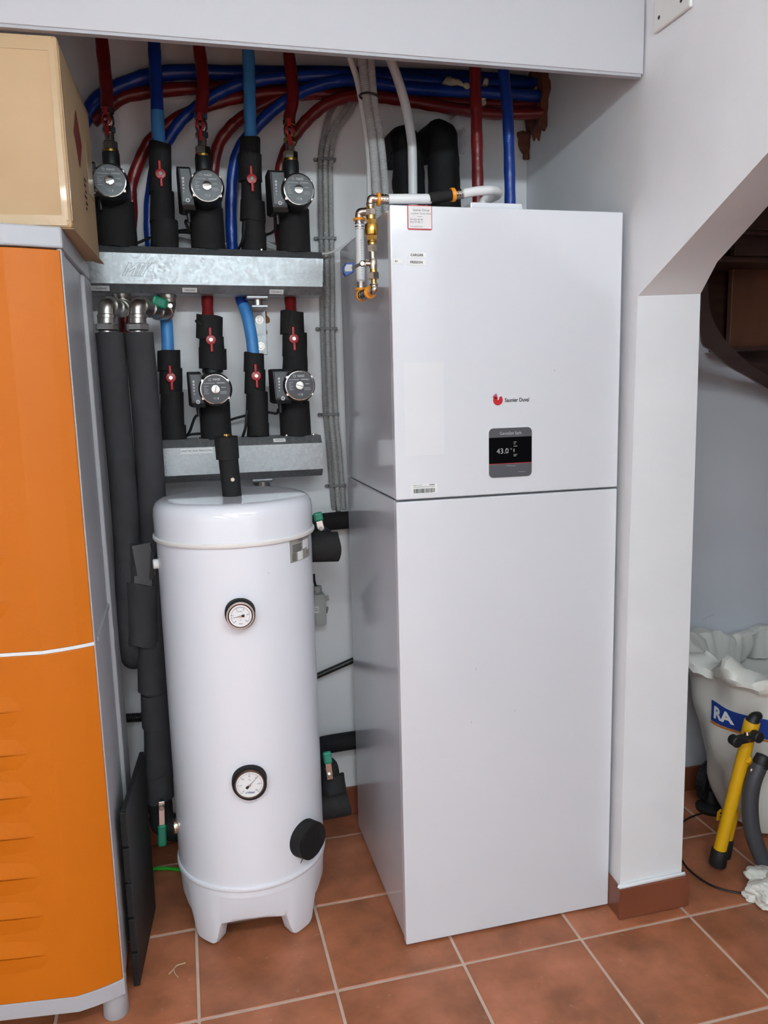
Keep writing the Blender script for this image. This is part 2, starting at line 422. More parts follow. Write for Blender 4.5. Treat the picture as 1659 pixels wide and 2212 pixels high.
# ceiling fluorescent fittings of the room, behind the viewer
for k, (xa, xb, LY) in enumerate(((-1.05, -.25, -1.95), (-.20, .592, -1.95))):
    t = thing('ceiling_light', ('longer', 'shorter')[k]+' white fluorescent batten on the room ceiling, '+('away from the stair opening', 'by the stair opening')[k], 'lamp', ((xa+xb)/2, LY, LAMP_Z), 'ceiling battens')
    part('housing', G().box((xa, LY-.05, LAMP_Z+.03), (xb, LY+.05, CEIL), .006), 'outlet_plastic', t)
    for xe in (xa+.01, xb-.01): part('lamp_holder', G().box((xe-.01, LY-.025, LAMP_Z-.02), (xe+.01, LY+.025, LAMP_Z+.03), .003), 'outlet_plastic', t)
    part('tube', G().cyl((xa+.02, LY, LAMP_Z), (xb-.02, LY, LAMP_Z), .019, seg=8), 'lamp_tube', t)
for k, (xc, yc) in enumerate(((-2.0, -3.4), (-.6, -3.4), (-2.0, -4.8), (-.6, -4.8))):  # unseen panels added on the ceiling to spread and flatten the light
    t = thing('fill_panel_light', 'added square white fill light panel, '+('middle of the room on the left', 'middle of the room on the right', 'rear of the room on the left', 'rear of the room on the right')[k], 'lamp', (xc, yc, CEIL-.02), 'added fill light panels')
    part('frame', G().box((xc-.33, yc-.33, CEIL-.012), (xc+.33, yc+.33, CEIL), .003), 'outlet_plastic', t)
    part('diffuser', G().box((xc-.30, yc-.30, CEIL-.016), (xc+.30, yc+.30, CEIL-.012)), 'fill_panel', t)
# hole knocked through the right wall for the pipes
g = G()
def xw(y): return .61+(y+.049)*.045/.749
rnd = random.Random(5); ring = []
cy, cz = .60, 2.335
for k in range(30):
    th = 2*math.pi*k/30; rr = (.105+.018*rnd.uniform(-1, 1))
    ring.append((cy+rr*math.cos(th)*.92, cz+rr*1.05*math.sin(th)))
prev = [V((xw(y)-.004, y, z)) for y, z in ring]
g.rings([[V((xw(y)+.002, y, z)) for y, z in ring], prev,
         [V((xw(y)-.012-.012*rnd.random(), cy+(y-cy)*.8, cz+(z-cz)*.8)) for y, z in ring],
         [V((xw(y)-.01, cy+(y-cy)*.5, cz+(z-cz)*.5)) for y, z in ring]])
part('broken_brick_edge', g, 'brick_rough', wall_right, 'rough red-brown brick edge of the pipe hole')
g = G().tube([(.645, .685, 2.26), (.642, .683, 2.235), (.648, .686, 2.21), (.646, .684, 2.185)], lambda f: .022*(1-.7*f)+.003, 8); g.noise(.012, 40)
part('broken_brick_edge', g, 'brick_rough', wall_right)
def foam_blob(pts, r, seed):
    g = G()
    for k, p in enumerate(pts): g.sphere(p, r*(.8+.4*random.Random(seed+k).random()), (1, .8, .9), 2)
    g.noise(.012, 45, seed); return g
solo('foam_lump', foam_blob([PX(966, 177, Y=.585), PX(978, 183, Y=.58), PX(992, 186, Y=.58), PX(1005, 190, Y=.58)], .018, 1), 'foam_cream', 'long cream expanding foam lump lying on the blue pipe', 'foam', 'expanding foam lumps')
solo('foam_lump', foam_blob([PX(1050, 178, Y=.585), PX(1045, 192, Y=.585), PX(1043, 210, Y=.585), PX(1043, 221, Y=.588)], .0125, 4), 'foam_cream', 'thin cream foam drip beside the tall red pipe', 'foam', 'expanding foam lumps')
solo('foam_lump', foam_blob([PX(1148, 176, Y=.60), PX(1158, 187, Y=.60), PX(1160, 199, Y=.6), PX(1172, 212, Y=.6), PX(1164, 180, Y=.6)], .018, 8), 'foam_cream', 'cream expanding foam lump at the rim of the broken brick hole', 'foam', 'expanding foam lumps')
# blank cover plate on the right wall
a = PX(1418, 75, X=.61)
t = thing('cover_plate', 'white blank wall plate with two dark screws above the stair opening', 'wall plate', (.606, a.y-.07, a.z), None)
part('plate', G().box((.6005, a.y-.135, a.z), (.6095, a.y, a.z+.14), .004), 'outlet_plastic', t)
for sp in (PX(1424, 38, X=.601), PX(1472, 1, X=.601)):
    part('screw', G().lathe((.602, sp.y, sp.z), (-1, 0, 0), [(0, .0042), (.0022, .0042), (.003, .002)], 12), 'print_dark', t)

# ================================================================ HEAT PUMP INDOOR UNIT
UW, UD, UH, US = .595, .592, 1.88, 1.197
t = thing('heat_pump_tower', 'tall white indoor heat pump cabinet with a small dark display', 'heat pump', (UW/2, UD/2, 0))
unit = t
part('casing', G().box((.0015, .024, .012), (UW-.0015, UD, US-.0015), .003), 'unit_side', t)
part('casing', G().box((.0015, .024, US+.0015), (UW-.0015, UD, UH-.003), .003), 'unit_side', t)
for y in (.06, UD-.06):
    for x in (.06, UW-.06): part('foot', G().cyl((x, y, 0), (x, y, .02), .02, seg=16), 'rubber_black', t)
lp = part('door', G().box((0, 0, .006), (UW, .021, US-.003), .003), 'unit_white', t)
up = part('door', G().box((0, 0, US+.002), (UW, .021, UH), .003), 'unit_white', t)
part('connection_box', G().box((.203, .018, UH), (.335, .16, UH+.016), .003), 'unit_white', t)
F = lambda x, y: PX(x, y, Y=-.0006)
def plate(name, x0, y0, x1, y1, m, parent, th=.0008, bev=0, off=0, label=None):
    a = F((x0+x1)/2, (y0+y1)/2); w = M((x1-x0)/2, a)*1.03; h = M((y1-y0)/2, a)
    g = G(); poly = []
    r = bev
    if r:
        for cx, cz, s in ((1, 1, 0), (-1, 1, 1), (-1, -1, 2), (1, -1, 3)):
            for k in range(6):
                th_ = math.pi/2*(s+k/5); poly.append(V((a.x+cx*(w-r)+r*math.cos(th_), -off, a.z+cz*(h-r)+r*math.sin(th_))))
    else: poly = [V((a.x-w, -off, a.z-h)), V((a.x+w, -off, a.z-h)), V((a.x+w, -off, a.z+h)), V((a.x-w, -off, a.z+h))]
    g.prism(poly, (0, -th, 0)); return part(name, g, m, parent, label), a, w, h
YF = -.0011
# service sticker with red rim
o, a, w_, h_ = plate('service_sticker', 879.7, 444.5, 933.8, 496, 'ink_red', up, .0006, .004)
g = G().quad((a.x, -.0009, a.z), XA, ZA, -w_+.0022, -h_+.0035, w_-.0018, h_-.002)
part('sticker_face', g, 'paper_warm', up)
text('lettering', 'Saunier Duval', .0052, (a.x+.003, YF, a.z+.0165), XA, ZA, 'ink', up)
text('lettering', 'Asistencia T\u00e9cnica Oficial', .0034, (a.x+.003, YF, a.z+.009), XA, ZA, 'ink', up)
text('lettering', '94 425 40 00\n910 77 99 11', .0042, (a.x-.008, YF, a.z-.0075), XA, ZA, 'ink', up)
text('lettering', 'www.saunierduval.es', .0026, (a.x-.008, YF, a.z-.0195), XA, ZA, 'ink', up)
part('printed_rule', G().quad((a.x, YF, a.z+.0025), XA, ZA, -.006, -.0003, .006, .0003), 'ink', up)
part('torn_patch', G().quad((a.x-.019, YF, a.z+.015), XA, ZA, -.004, -.006, .004, .006), 'paper', up)
for s, x0, y0, x1, y1, xt in (('CARGAR', 880, 545.7, 920.6, 556.8, 900), ('PRESION', 879, 561, 920, 572.7, 899)):
    o, a, w_, h_ = plate('printed_label', x0, y0, x1, y1, 'paper', up, .0005)
    text('lettering', s, .0056, (a.x, YF, a.z), XA, ZA, 'ink', up, bold=.00015)
o, a, w_, h_ = plate('printed_label', 846, 558.5, 869, 570, 'paper', up, .0005)
part('printed_arrow', G().quad((a.x-.002, YF, a.z), XA, ZA, -.003, -.0005, .004, .0005).quad((a.x-.0045, YF, a.z), (XA+ZA)*.707, (ZA-XA)*.707, 0, -.0004, .003, .0004).quad((a.x-.0045, YF, a.z), (XA-ZA)*.707, (ZA+XA)*.707, 0, -.0004, .003, .0004), 'ink', up)
# pale rectangle left by a removed sheet, barcode label
plate('film_patch', 873, 785, 960, 983, 'film', up, .0003, label='pale rectangular film patch')
o, a, w_, h_ = plate('barcode_label', 889, 1045, 945, 1066, 'paper', up, .0005, .002)
g = G(); x = -w_+.004; rnd = random.Random(3)
while x < w_-.006:
    ww = rnd.choice((.0004, .0008, .0012)); g.quad((a.x, YF, a.z), XA, ZA, x, -h_+.0015, x+ww, h_-.0115); x += ww+rnd.choice((.0004, .0007, .001))
part('barcode', g, 'ink', up)
text('lettering', '06 84 4 2 0 78', .0028, (a.x-.018, YF, a.z+.0085), XA, ZA, 'ink', up)
g = G()
for k in range(16): g.quad((a.x-w_+.005+k*.0034, YF, a.z+.0045), XA, ZA, 0, -.0005, .0024, .0005)
g.quad((a.x+.012, YF, a.z+.009), XA, ZA, 0, -.0008, .014, .0008)
part('printed_text', g, 'ink', up)
# maker's mark and name
a = F(1075.5, 864); g = G()
pts = []
for k in range(26):
    th = math.radians(128+232*k/25); pts.append((a.x+.0125*math.cos(th), a.z-.0005+.0125*math.sin(th)))
pts += [(a.x+.0118, a.z+.004), (a.x+.0095, a.z+.0085), (a.x+.006, a.z+.0085), (a.x+.0035, a.z+.0055), (a.x+.003, a.z+.0015), (a.x, a.z-.0005)]
g.prism([V((x, -.0006, z)) for x, z in pts], (0, -.0006, 0))
for k in range(4):
    th = math.radians(112+k*13); d = V((math.cos(th), 0, math.sin(th))); n_ = V((-d.z, 0, d.x))
    c = V((a.x+.001, -.0006, a.z))
    g.prism([c+d*.004-n_*.0006, c+d*.0165-n_*.0011, c+d*.0172, c+d*.0165+n_*.0011, c+d*.004+n_*.0006], (0, -.0006, 0))
part('bird_emblem', g, 'logo_red', up, 'round red bird emblem')
text('lettering', 'Saunier Duval', .0095, tuple(F(1117, 864)), XA, ZA, 'ink', up, sx=.88, bold=.0003)
# control display
o, a, w_, h_ = plate('display', 1053, 923, 1151.5, 1031.5, 'outlet_plastic', up, .0012, .0125)
dsp = o
def zrow(y): return F(1103, y).z
w_ -= .0012
def slab(zt, zb, m, name, th, round_t=False, round_b=False):
    r = .0115; poly = []
    def corner(cx, cz, s):
        for k in range(6):
            th_ = math.pi/2*(s+k/5); poly.append(V((a.x+cx*(w_-r)+r*math.cos(th_), -.0011, cz+r*math.sin(th_))))
    if round_t: corner(1, zt-r, 0); corner(-1, zt-r, 1)
    else: poly += [V((a.x+w_, -.0011, zt)), V((a.x-w_, -.0011, zt))]
    if round_b: corner(-1, zb+r, 2); corner(1, zb+r, 3)
    else: poly += [V((a.x-w_, -.0011, zb)), V((a.x+w_, -.0011, zb))]
    return part(name, G().prism(poly, (0, -th, 0)), m, up)
zt, zb = a.z+h_-.0012, a.z-h_+.0012
z1, z2, z3 = zrow(944), zrow(1000), zrow(1001.2)
slab(zt, z1, 'screen_grey', 'display_header', .0012, True)
slab(z1, z2, 'screen_black', 'screen', .001)
slab(z2, z3, 'logo_red', 'red_line', .0012)
slab(z3, zb, 'screen_grey', 'display_footer', .0012, False, True)
text('lettering', 'GeniaSet Split', .0075, (a.x, -.0028, (zt+z1)/2-.002), XA, ZA, 'print_light', up)
text('lettering', '43.0', .0135, (a.x-.021, -.0025, zrow(974)), XA, ZA, 'screen_text', up)
text('lettering', '\u00b0C', .004, (a.x+.001, -.0025, zrow(970)), XA, ZA, 'screen_text', up)
g = G()
for yy, ww in ((955, .008), (959, .005), (964, .010), (982, .010), (985, .007)): g.quad((a.x+.008, -.0025, zrow(yy)), XA, ZA, 0, -.0007, ww, .0007)
g.quad((a.x+.008, -.0025, zrow(973)), XA, ZA, 0, -.004, .0025, .004)
part('printed_text', g, 'plate_grey', up)
g = G().obox((a.x+.001, -.0026, zrow(1006)), (.995, 0, -.06), YA, (.06, 0, .995), .024, .0004, .0007).obox((a.x+.030, -.0026, zrow(1020)), (.995, 0, -.06), YA, (.06, 0, .995), .020, .0004, .0006)
part('pale_mark', g, 'print_light', up)  # two thin pale slanting marks on the display footer
# small dark nicks on the doors
for x, y in ((1018, 1560), (1112, 1535), (1198, 800), (1028, 1445)):
    p = F(x, y); part('scuff', G().quad(p, (.2, 0, .98), (.98, 0, -.2), -.003, -.0006, .003, .0006), 'plate_grey', lp if y > 1080 else up)
# ================================================================ BUFFER TANK
TC = (-.37, .295); TR = .2035; TZ = V((TC[0], TC[1], 0))
t = thing('buffer_tank', 'white cylindrical buffer tank on four moulded feet with two round gauges', 'water tank', TZ)
tank = t
part('body', G().lathe(TZ+ZA*.16, ZA, [(0, TR), (.95, TR)], 96), 'tank_white', t)
lid = part('lid', G().lathe(TZ+ZA*1.098, ZA, [(0, .2075), (.062, .2085), (.078, .2065), (.090, .200), (.0965, .190), (.099, .178), (.0993, .165), (.0993, .02)], 96), 'lid_white', t)
part('lid_ring', G().lathe(TZ+ZA*1.094, ZA, [(0, .2055), (0, .2105), (.003, .2125), (.009, .2125), (.0115, .2105), (.0115, .2055)], 96), 'cream_ring', lid)
# scalloped foot ring
g = G(); N = 240; rows_o, rows_i = [], []
legs = [math.radians(a) for a in (221, 308, 41, 128)]
def zb_(th):
    d = min(abs((th-l+math.pi) % (2*math.pi)-math.pi) for l in legs)
    d = math.degrees(d)
    if d < 7: return 0
    if d < 11.5: return .010*((d-7)/4.5)**2
    if d < 17: k = (d-11.5)/5.5; return .010+.060*k
    return .070+.018*math.sin(min(1, (d-17)/24)*math.pi/2)
def bul(th):
    d = math.degrees(min(abs((th-l+math.pi) % (2*math.pi)-math.pi) for l in legs)); return max(0, 1-(d/19)**4)
ro = [[], [], [], [], [], []]
for k in range(N):
    th = 2*math.pi*k/N; c, s = math.cos(th), math.sin(th); zb = zb_(th); b = bul(th)
    P_ = lambda r, z: V((TC[0]+c*r, TC[1]+s*r, z))
    ro[0].append(P_(.150, .19)); ro[1].append(P_(.150, zb+.002)); ro[2].append(P_(.188-.01*b*(zb < .01), zb))
    ro[3].append(P_(.195-.004*b, zb+.006)); ro[4].append(P_(.1985+.004*b, max(zb+.006, .10))); ro[5].append(P_(.2025, .185))
g.rings(ro)
base = part('foot_ring', g, 'base_white', t)
part('base_rim', G().lathe(TZ+ZA*.178, ZA, [(0, .2025), (0, .2065), (.004, .2085), (.010, .2085), (.014, .2065), (.014, .2035)], 96), 'tank_white', base)
# insulated air vent on the lid
vb_ = PX(501, 1067, Y=TC[1]-.02); vt = PX(494, 960, Y=TC[1]-.02)
vx = V((vb_.x, TC[1]-.02, 1.195))
vent = part('vent_sleeve', ragged(vx, vx+V((-.004, 0, .105)), .0255, 3, amp=.02, wave=.001), 'foam_black', t)
part('vent_cap_wrap', ragged(vx+V((-.006, -.002, .10)), vx+V((-.0075, -.002, .158)), .0295, 5, amp=.02, wave=.0015), 'foam_black', vent)
q = vx+V((.002, -.0265, .048))
part('vent_nut', G().hexn(q, q+V((0, -.005, 0)), .0058).lathe(q+V((0, -.004, 0)), (0, -1, 0), [(0, .003), (.003, .003)], 10), 'nickel', vent)
part('vent_valve', G().cyl(vx+V((-.004, 0, .155)), vx+V((-.004, 0, .164)), .006, seg=10).box(vx+V((-.012, -.002, .160)), vx+V((.002, .002, .164))), 'brass', vent)

def gauge(px, py, r_col, r_bez, r_dial, l_col, l_bez, kind):
    p, n_ = on_cyl(px, py, TC, TR+l_col)
    p = V((TC[0], TC[1], p.z))+n_*TR
    ax = V((-n_.y, n_.x, 0)); ay = ZA
    temp = kind == 't'
    gr = part('thermometer' if temp else 'pressure_gauge', ragged(p-n_*.004, p+n_*(l_col+(.010 if temp else 0)), r_col, 4, 36, amp=.02, wave=.002), 'foam_black', tank,
              'round thermometer in a black foam collar' if temp else 'round pressure gauge with a bright metal rim in a black foam collar')
    f = p+n_*(l_col+l_bez)
    part('bezel', G().lathe(p+n_*(l_col-.002), n_, [(0, r_bez*.93), (l_bez*.5, r_bez), (l_bez+.002, r_bez), (l_bez+.005, r_bez*.96), (l_bez+.005, r_bez*.9), (l_bez, r_dial), (l_bez-.003, r_dial*.985)], 40, cap=False), 'bezel_brown' if temp else 'chrome', gr)
    part('dial', G().lathe(f, n_, [(0, r_dial*.99), (.0012, r_dial*.99)], 36), 'dial_white', gr)
    o = f+n_*.0018; g = G()
    nt = 60
    for k in range(nt+1):
        a_ = math.radians(225-270*k/nt); big = k % 10 == 0 if temp else k % 12 == 0
        d = ax*math.cos(a_)+ay*math.sin(a_); e = d.cross(n_)
        r1 = r_dial*(.90 if temp else .86)
        g.quad(o+d*(r1-(.0045 if big else .0025)), d, e, 0, -.00025-(.0002 if big else 0), .0045 if big else .0025, .00025+(.0002 if big else 0))
    part('dial_ticks', g, 'ink', gr)
    nums = ['0', '10', '20', '30', '40', '50', '60'] if temp else ['0', '2', '4', '6', '8', '10']
    for k, s_ in enumerate(nums):
        a_ = math.radians(225-270*k/(len(nums)-1)); d = ax*math.cos(a_)+ay*math.sin(a_)
        text('dial_number', s_, .0042 if temp else .0036, o+d*r_dial*(.66 if temp else .62), ax, ay, 'ink', gr)
    if temp:
        text('dial_lettering', '\u00b0C', .0045, o+ay*r_dial*.36, ax, ay, 'ink', gr)
        text('dial_lettering', 'Watt', .0058, o-ay*r_dial*.62+ax*.003, ax, ay, 'lever_blue', gr, bold=.0002)
        part('dial_logo', G().quad(o-ay*r_dial*.66-ax*.0115, ax, ay, 0, 0, .001, .002).quad(o-ay*r_dial*.66-ax*.0098, ax, ay, 0, 0, .001, .0032).quad(o-ay*r_dial*.66-ax*.0081, ax, ay, 0, 0, .001, .0045), 'lever_blue', gr)
        ang = 43
    else:
        text('dial_lettering', 'EN 837-1', .0026, o+ay*r_dial*.40, ax, ay, 'ink', gr)
        text('dial_lettering', 'bar', .0026, o-ay*r_dial*.36, ax, ay, 'ink', gr)
        text('dial_lettering', 'Watt', .0032, o-ay*r_dial*.7, ax, ay, 'ink', gr)
        part('dial_ticks', G().quad(o+ay*r_dial*.76, ax, ay, -.009, 0, .009, .0005), 'ink', gr)
        ang = 187
    d = ax*math.cos(math.radians(ang))+ay*math.sin(math.radians(ang)); e = d.cross(n_)
    q = o+n_*.002; L = r_dial*.86
    part('needle', G().prism([q+d*L, q+e*.0007, q-d*r_dial*.22+e*.0035, q-d*r_dial*.36+e*.0028, q-d*r_dial*.36-e*.0028, q-d*r_dial*.22-e*.0035, q-e*.0007], n_*.0006), 'ink', gr)
    part('needle_hub', G().cyl(q, q+n_*.003, .0028, seg=14), 'chrome', gr)
gauge(519, 1327.6, .0365, .0335, .0275, .024, .012, 'p')
gauge(539, 1689.5, .0435, .0385, .0345, .010, .012, 't')
# foam cup over the spare port
p, n_ = on_cyl(664, 1812, TC, TR+.01); p = V((TC[0], TC[1], p.z))+V((n_.x, n_.y, 0))*TR
cup = part('port_cover', ragged(p-n_*.01, p+n_*.03, .051, 9, 36, amp=.02, wave=.003, flare=(1.03, .97)), 'foam_black', tank, 'round black foam cup over a side port')
part('cover_plug', G().lathe(p+n_*.0302, n_, [(0, .046), (.002, .045)], 30), 'foam_dark', cup)
part('cable_stub', G().cyl(p+V((-.004, -.004, .048)), p+V((-.003, -.008, .056))+n_*.004, .002, seg=6).cyl(p+n_*.003+V((-.01, -.006, -.054)), p+n_*.004+V((-.018, -.008, -.066)), .0012, seg=6), 'cable_black', cup)
# rating plate following the curve
pa, na = on_cyl(626, 1190, TC, TR); pb, nb = on_cyl(667, 1180, TC, TR)
ta, tb = math.atan2(na.y, na.x), math.atan2(nb.y, nb.x)
zt_ = on_cyl(646, 1158, TC, TR)[0].z; zb2 = on_cyl(646, 1211, TC, TR)[0].z
def cyl_pt(th, z, off): return V((TC[0]+math.cos(th)*(TR+off), TC[1]+math.sin(th)*(TR+off), z))
def cpatch(name, u0, u1, v0, v1, off, m, parent, nn=10):
    g = G(); rs = []
    for k in range(nn+1):
        th = ta+(tb-ta)*(u0+(u1-u0)*k/nn)
        rs.append([cyl_pt(th, zt_+(zb2-zt_)*v0, off), cyl_pt(th, zt_+(zb2-zt_)*v1, off), cyl_pt(th, zt_+(zb2-zt_)*v1, off-.0006), cyl_pt(th, zt_+(zb2-zt_)*v0, off-.0006)])
    g.rings(rs); return part(name, g, m, parent)
rp = cpatch('rating_plate', 0, 1, 0, 1, .0008, 'plate_grey', tank)
cpatch('printed_field', .56, .92, .22, .56, .0012, 'paper', rp); cpatch('printed_field', .30, .54, .62, .97, .0012, 'paper', rp); cpatch('printed_field', .8, .92, .58, .66, .0012, 'paper', rp)
for k in range(6): cpatch('printed_line', .10, .50-.02*(k % 3), .30+.055*k, .325+.055*k, .0012, 'ink', rp, 5)
for k in range(6): cpatch('printed_line', .08, .24, .64+.055*k, .665+.055*k, .0012, 'ink', rp, 3)
def wrp(u, v): 
    return lambda x, y: cyl_pt(ta+(tb-ta)*u+x/TR, zt_+(zb2-zt_)*v+y, .0014)
text('lettering', 'GREEN', .0055, (0, 0, 0), XA, ZA, 'ink', rp, wrap=wrp(.45, .17))
text('lettering', 'CE', .007, (0, 0, 0), XA, ZA, 'ink', rp, wrap=wrp(.8, .78))
cpatch('printed_mark', .68, .74, .04, .12, .0012, 'ink', rp, 2); cpatch('printed_mark', .80, .86, .03, .09, .0012, 'ink', rp, 2)
# faint grubby marks on the shell
for x, y, w_, h_ in ((515, 1277, .010, .002), (462, 1502, .008, .004), (618, 1642, .008, .002), (596, 1720, .012, .0012), (580, 1238, .0015, .003), (553, 1729, .001, .003)):
    p, n_ = on_cyl(x, y, TC, TR+.0006); e = V((-n_.y, n_.x, 0))
    part('scuff', G().quad(p, (e*.97+ZA*.2).normalized(), (ZA*.97-e*.2).normalized(), -w_/2, -h_/2, w_/2, h_/2), 'base_white' if w_ > .005 else 'plate_grey', tank)
# plugs on the left flank
for zz, rr in ((.300, .020), (1.03, .013)):
    th = math.radians(190 if zz < .5 else 186); d = V((math.cos(th), math.sin(th), 0)); p = TZ+ZA*zz+d*(TR-.003)
    part('side_plug', G().cyl(p, p+d*.016, rr, seg=20, bev=.003), 'nickel' if zz < .5 else 'cream_ring', tank)

# ================================================================ MANIFOLDS
MY = .52; MC = .58
def manifold(name, label, top_l, top_r, bot_l, bot_r, ext_left):
    tl, tr, bl, br = (PX(*q, Y=MY) for q in (top_l, top_r, bot_l, bot_r))
    d = (tr-tl).normalized(); tl = tl-d*ext_left; bl = bl-d*ext_left
    cen = (tl+tr+bl+br)/4
    t = thing(name, label, 'manifold', (cen.x, MC, min(bl.z, br.z)-.02), 'heating manifolds')
    ch = .022
    sec = lambda T, B: [T, B, B+V((0, ch, -ch)), B+V((0, .12-ch, -ch)), B+V((0, .12, 0)), T+V((0, .12, 0)), T+V((0, .12-ch, ch)), T+V((0, ch, ch))]
    g = G().rings([sec(tl, bl), sec(tr, br)])
    part('casing', g, 'galvanised', t, flat=True)
    return t, tl, tr, bl, br, d
m1, tl1, tr1, bl1, br1, d1 = manifold('heating_manifold', 'long galvanised heating manifold casing with an embossed maker mark, above', (207, 544), (698, 559), (200, 612), (697, 619.5), .12)
m2, tl2, tr2, bl2, br2, d2 = manifold('heating_manifold', 'shorter galvanised heating manifold casing below, behind the white tank', (351, 969), (696, 956.5), (357, 1029), (698, 1012.6), .03)
def tag_on(m, x0, y0, x1, y1, s, chamfer=0, size=.005, sx=1):
    a_ = PX((x0+x1)/2, (y0+y1)/2, Y=MY-.001+(.010 if chamfer else 0))
    w_ = M((x1-x0)/2, a_); h_ = M((y1-y0)/2, a_)*(1.3 if chamfer else 1)
    nrm = V((0, -1, 0)) if not chamfer else V((0, -.7071, -.7071*(1 if chamfer < 0 else -1)))
    dx = d1 if m is m1 else d2
    upv = dx.cross(nrm)*-1
    if upv.z < 0: upv = -upv
    if chamfer:    # snap onto the chamfer plane
        T, B = ((tl1, bl1) if m is m1 else (tl2, bl2)); ref = (B if chamfer < 0 else T)
        o_ = V((a_.x, 0, 0)); k = (a_.x-ref.x)/dx.x; e0 = ref+dx*k; a_ = e0+V((0, .011, -.011 if chamfer < 0 else .011))+nrm*.0008
    part('name_label', G().obox(a_, dx, upv, nrm, 2*w_, 2*h_, .0006), 'paper', m)
    text('lettering', s, size, a_+nrm*.0006, dx, upv, 'ink', m, sx=sx)
tag_on(m2, 390, 968, 459, 980, 'HABITACION PRINCIPAL', 0, .0062, .95)
tag_on(m2, 591, 951.5, 617, 959, 'ATICO', 1, .0058)
tag_on(m1, 394, 616, 425, 625, 'SALON', -1, .0062)
tag_on(m1, 582, 619, 612, 628, 'TXOKO', -1, .0062)
tag_on(m1, 196, 613, 235, 623, 'CALERAS', -1, .0062)
# embossed MIK mark: outlines pressed in the sheet
o_ = PX(303, 582, Y=MY-.0006); g = G()
def seg(p, q, wd=.0007):
    a_ = o_+XA*p[0]+ZA*p[1]; b_ = o_+XA*q[0]+ZA*q[1]; d = (b_-a_); L = d.length; d.normalize()
    g.obox((a_+b_)/2, d, YA, d.cross(YA), L+wd, .0008, wd)
S_ = .0365
def outline(pts):
    for p, q in zip(pts, pts[1:]+pts[:1]): seg(p, q)
sh = lambda x, y: (x+y*.55, y)
hh = .0175
for pts in ([(-.039, -hh), (-.039, hh), (-.031, hh), (-.026, .004), (-.017, hh), (-.009, hh), (-.009, -hh), (-.016, -hh), (-.016, .004), (-.026, -.008), (-.032, .002), (-.032, -hh)],
            [(-.005, -hh), (-.005, hh), (.003, hh), (.003, -hh)], [(.007, -hh), (.007, hh), (.015, hh), (.015, -hh)]):
    outline([sh(*p) for p in pts])
outline([sh(.017, .000), sh(.017+.004, hh), sh(.029, hh), (.034, -.004), (.040, -hh-.006), (.031, -hh-.006), (.026, -.006)])
for k in range(10):
    a0_, a1_ = 2*math.pi*k/10, 2*math.pi*(k+1)/10; seg((.052+.0042*math.cos(a0_), .009+.0042*math.sin(a0_)), (.052+.0042*math.cos(a1_), .009+.0042*math.sin(a1_)), .0005)
part('embossed_mark', g, 'clip_grey', m1)
text('lettering', 'R', .004, o_+XA*.052+ZA*.009-YA*.0004, XA, ZA, 'clip_grey', m1)
for x in (430, 621, 679):
    q = PX(x, 955, Y=MY+.02); k = (q.x-tl2.x)/d2.x; e = tl2+d2*k+V((0, .022+.006, .022))
    part('screw', G().hexn(e, e+ZA*.005, .0045), 'chrome', m2)
for x, m in ((250, m1), (570, m1)):
    e = tl1+d1*((PX(x, 590, Y=MY).x-tl1.x)/d1.x)+V((0, .028, .022)); part('screw', G().hexn(e, e+ZA*.004, .004), 'chrome', m1)
# wall brackets below each manifold
def bracket(px, py, B, long_, label):
    q = PX(px, py, Y=MC); z0 = B
    t = thing('wall_bracket', label, 'bracket', (q.x, .68, z0-(.13 if long_ else .05)), 'zinc wall brackets')
    part('clamp_plate', G().box((q.x-.034, MC-.025, z0-.012), (q.x+.03, MC+.03, z0-.001), .003), 'galvanised', t)
    part('spacer', G().cyl((q.x, MC, z0-.03), (q.x, MC, z0-.012), .014, seg=14), 'steel', t)
    part('angle_arm', G().box((q.x-.02, MC-.03, z0-.036), (q.x+.026, WB, z0-.030), .001), 'galvanised', t)
    L = .135 if long_ else .06
    part('angle_leg', G().box((q.x-.006, WB-.006, z0-.03-L), (q.x+.034, WB, z0-.030), .001), 'galvanised', t)
    for k in ((.03, .11) if long_ else (.035,)):
        e = V((q.x+.014, WB-.006, z0-.03-k)); part('bolt', G().cyl(e, e-YA*.002, .013, seg=16).hexn(e-YA*.002, e-YA*.008, .008), 'chrome', t)
bracket(556, 640, bl1.z-.022-.004, True, 'zinc angle bracket under the upper manifold beside the light blue pipe')
bracket(567, 1035, br2.z-.022, False, 'zinc clamp bracket under the lower manifold just above the tank lid')
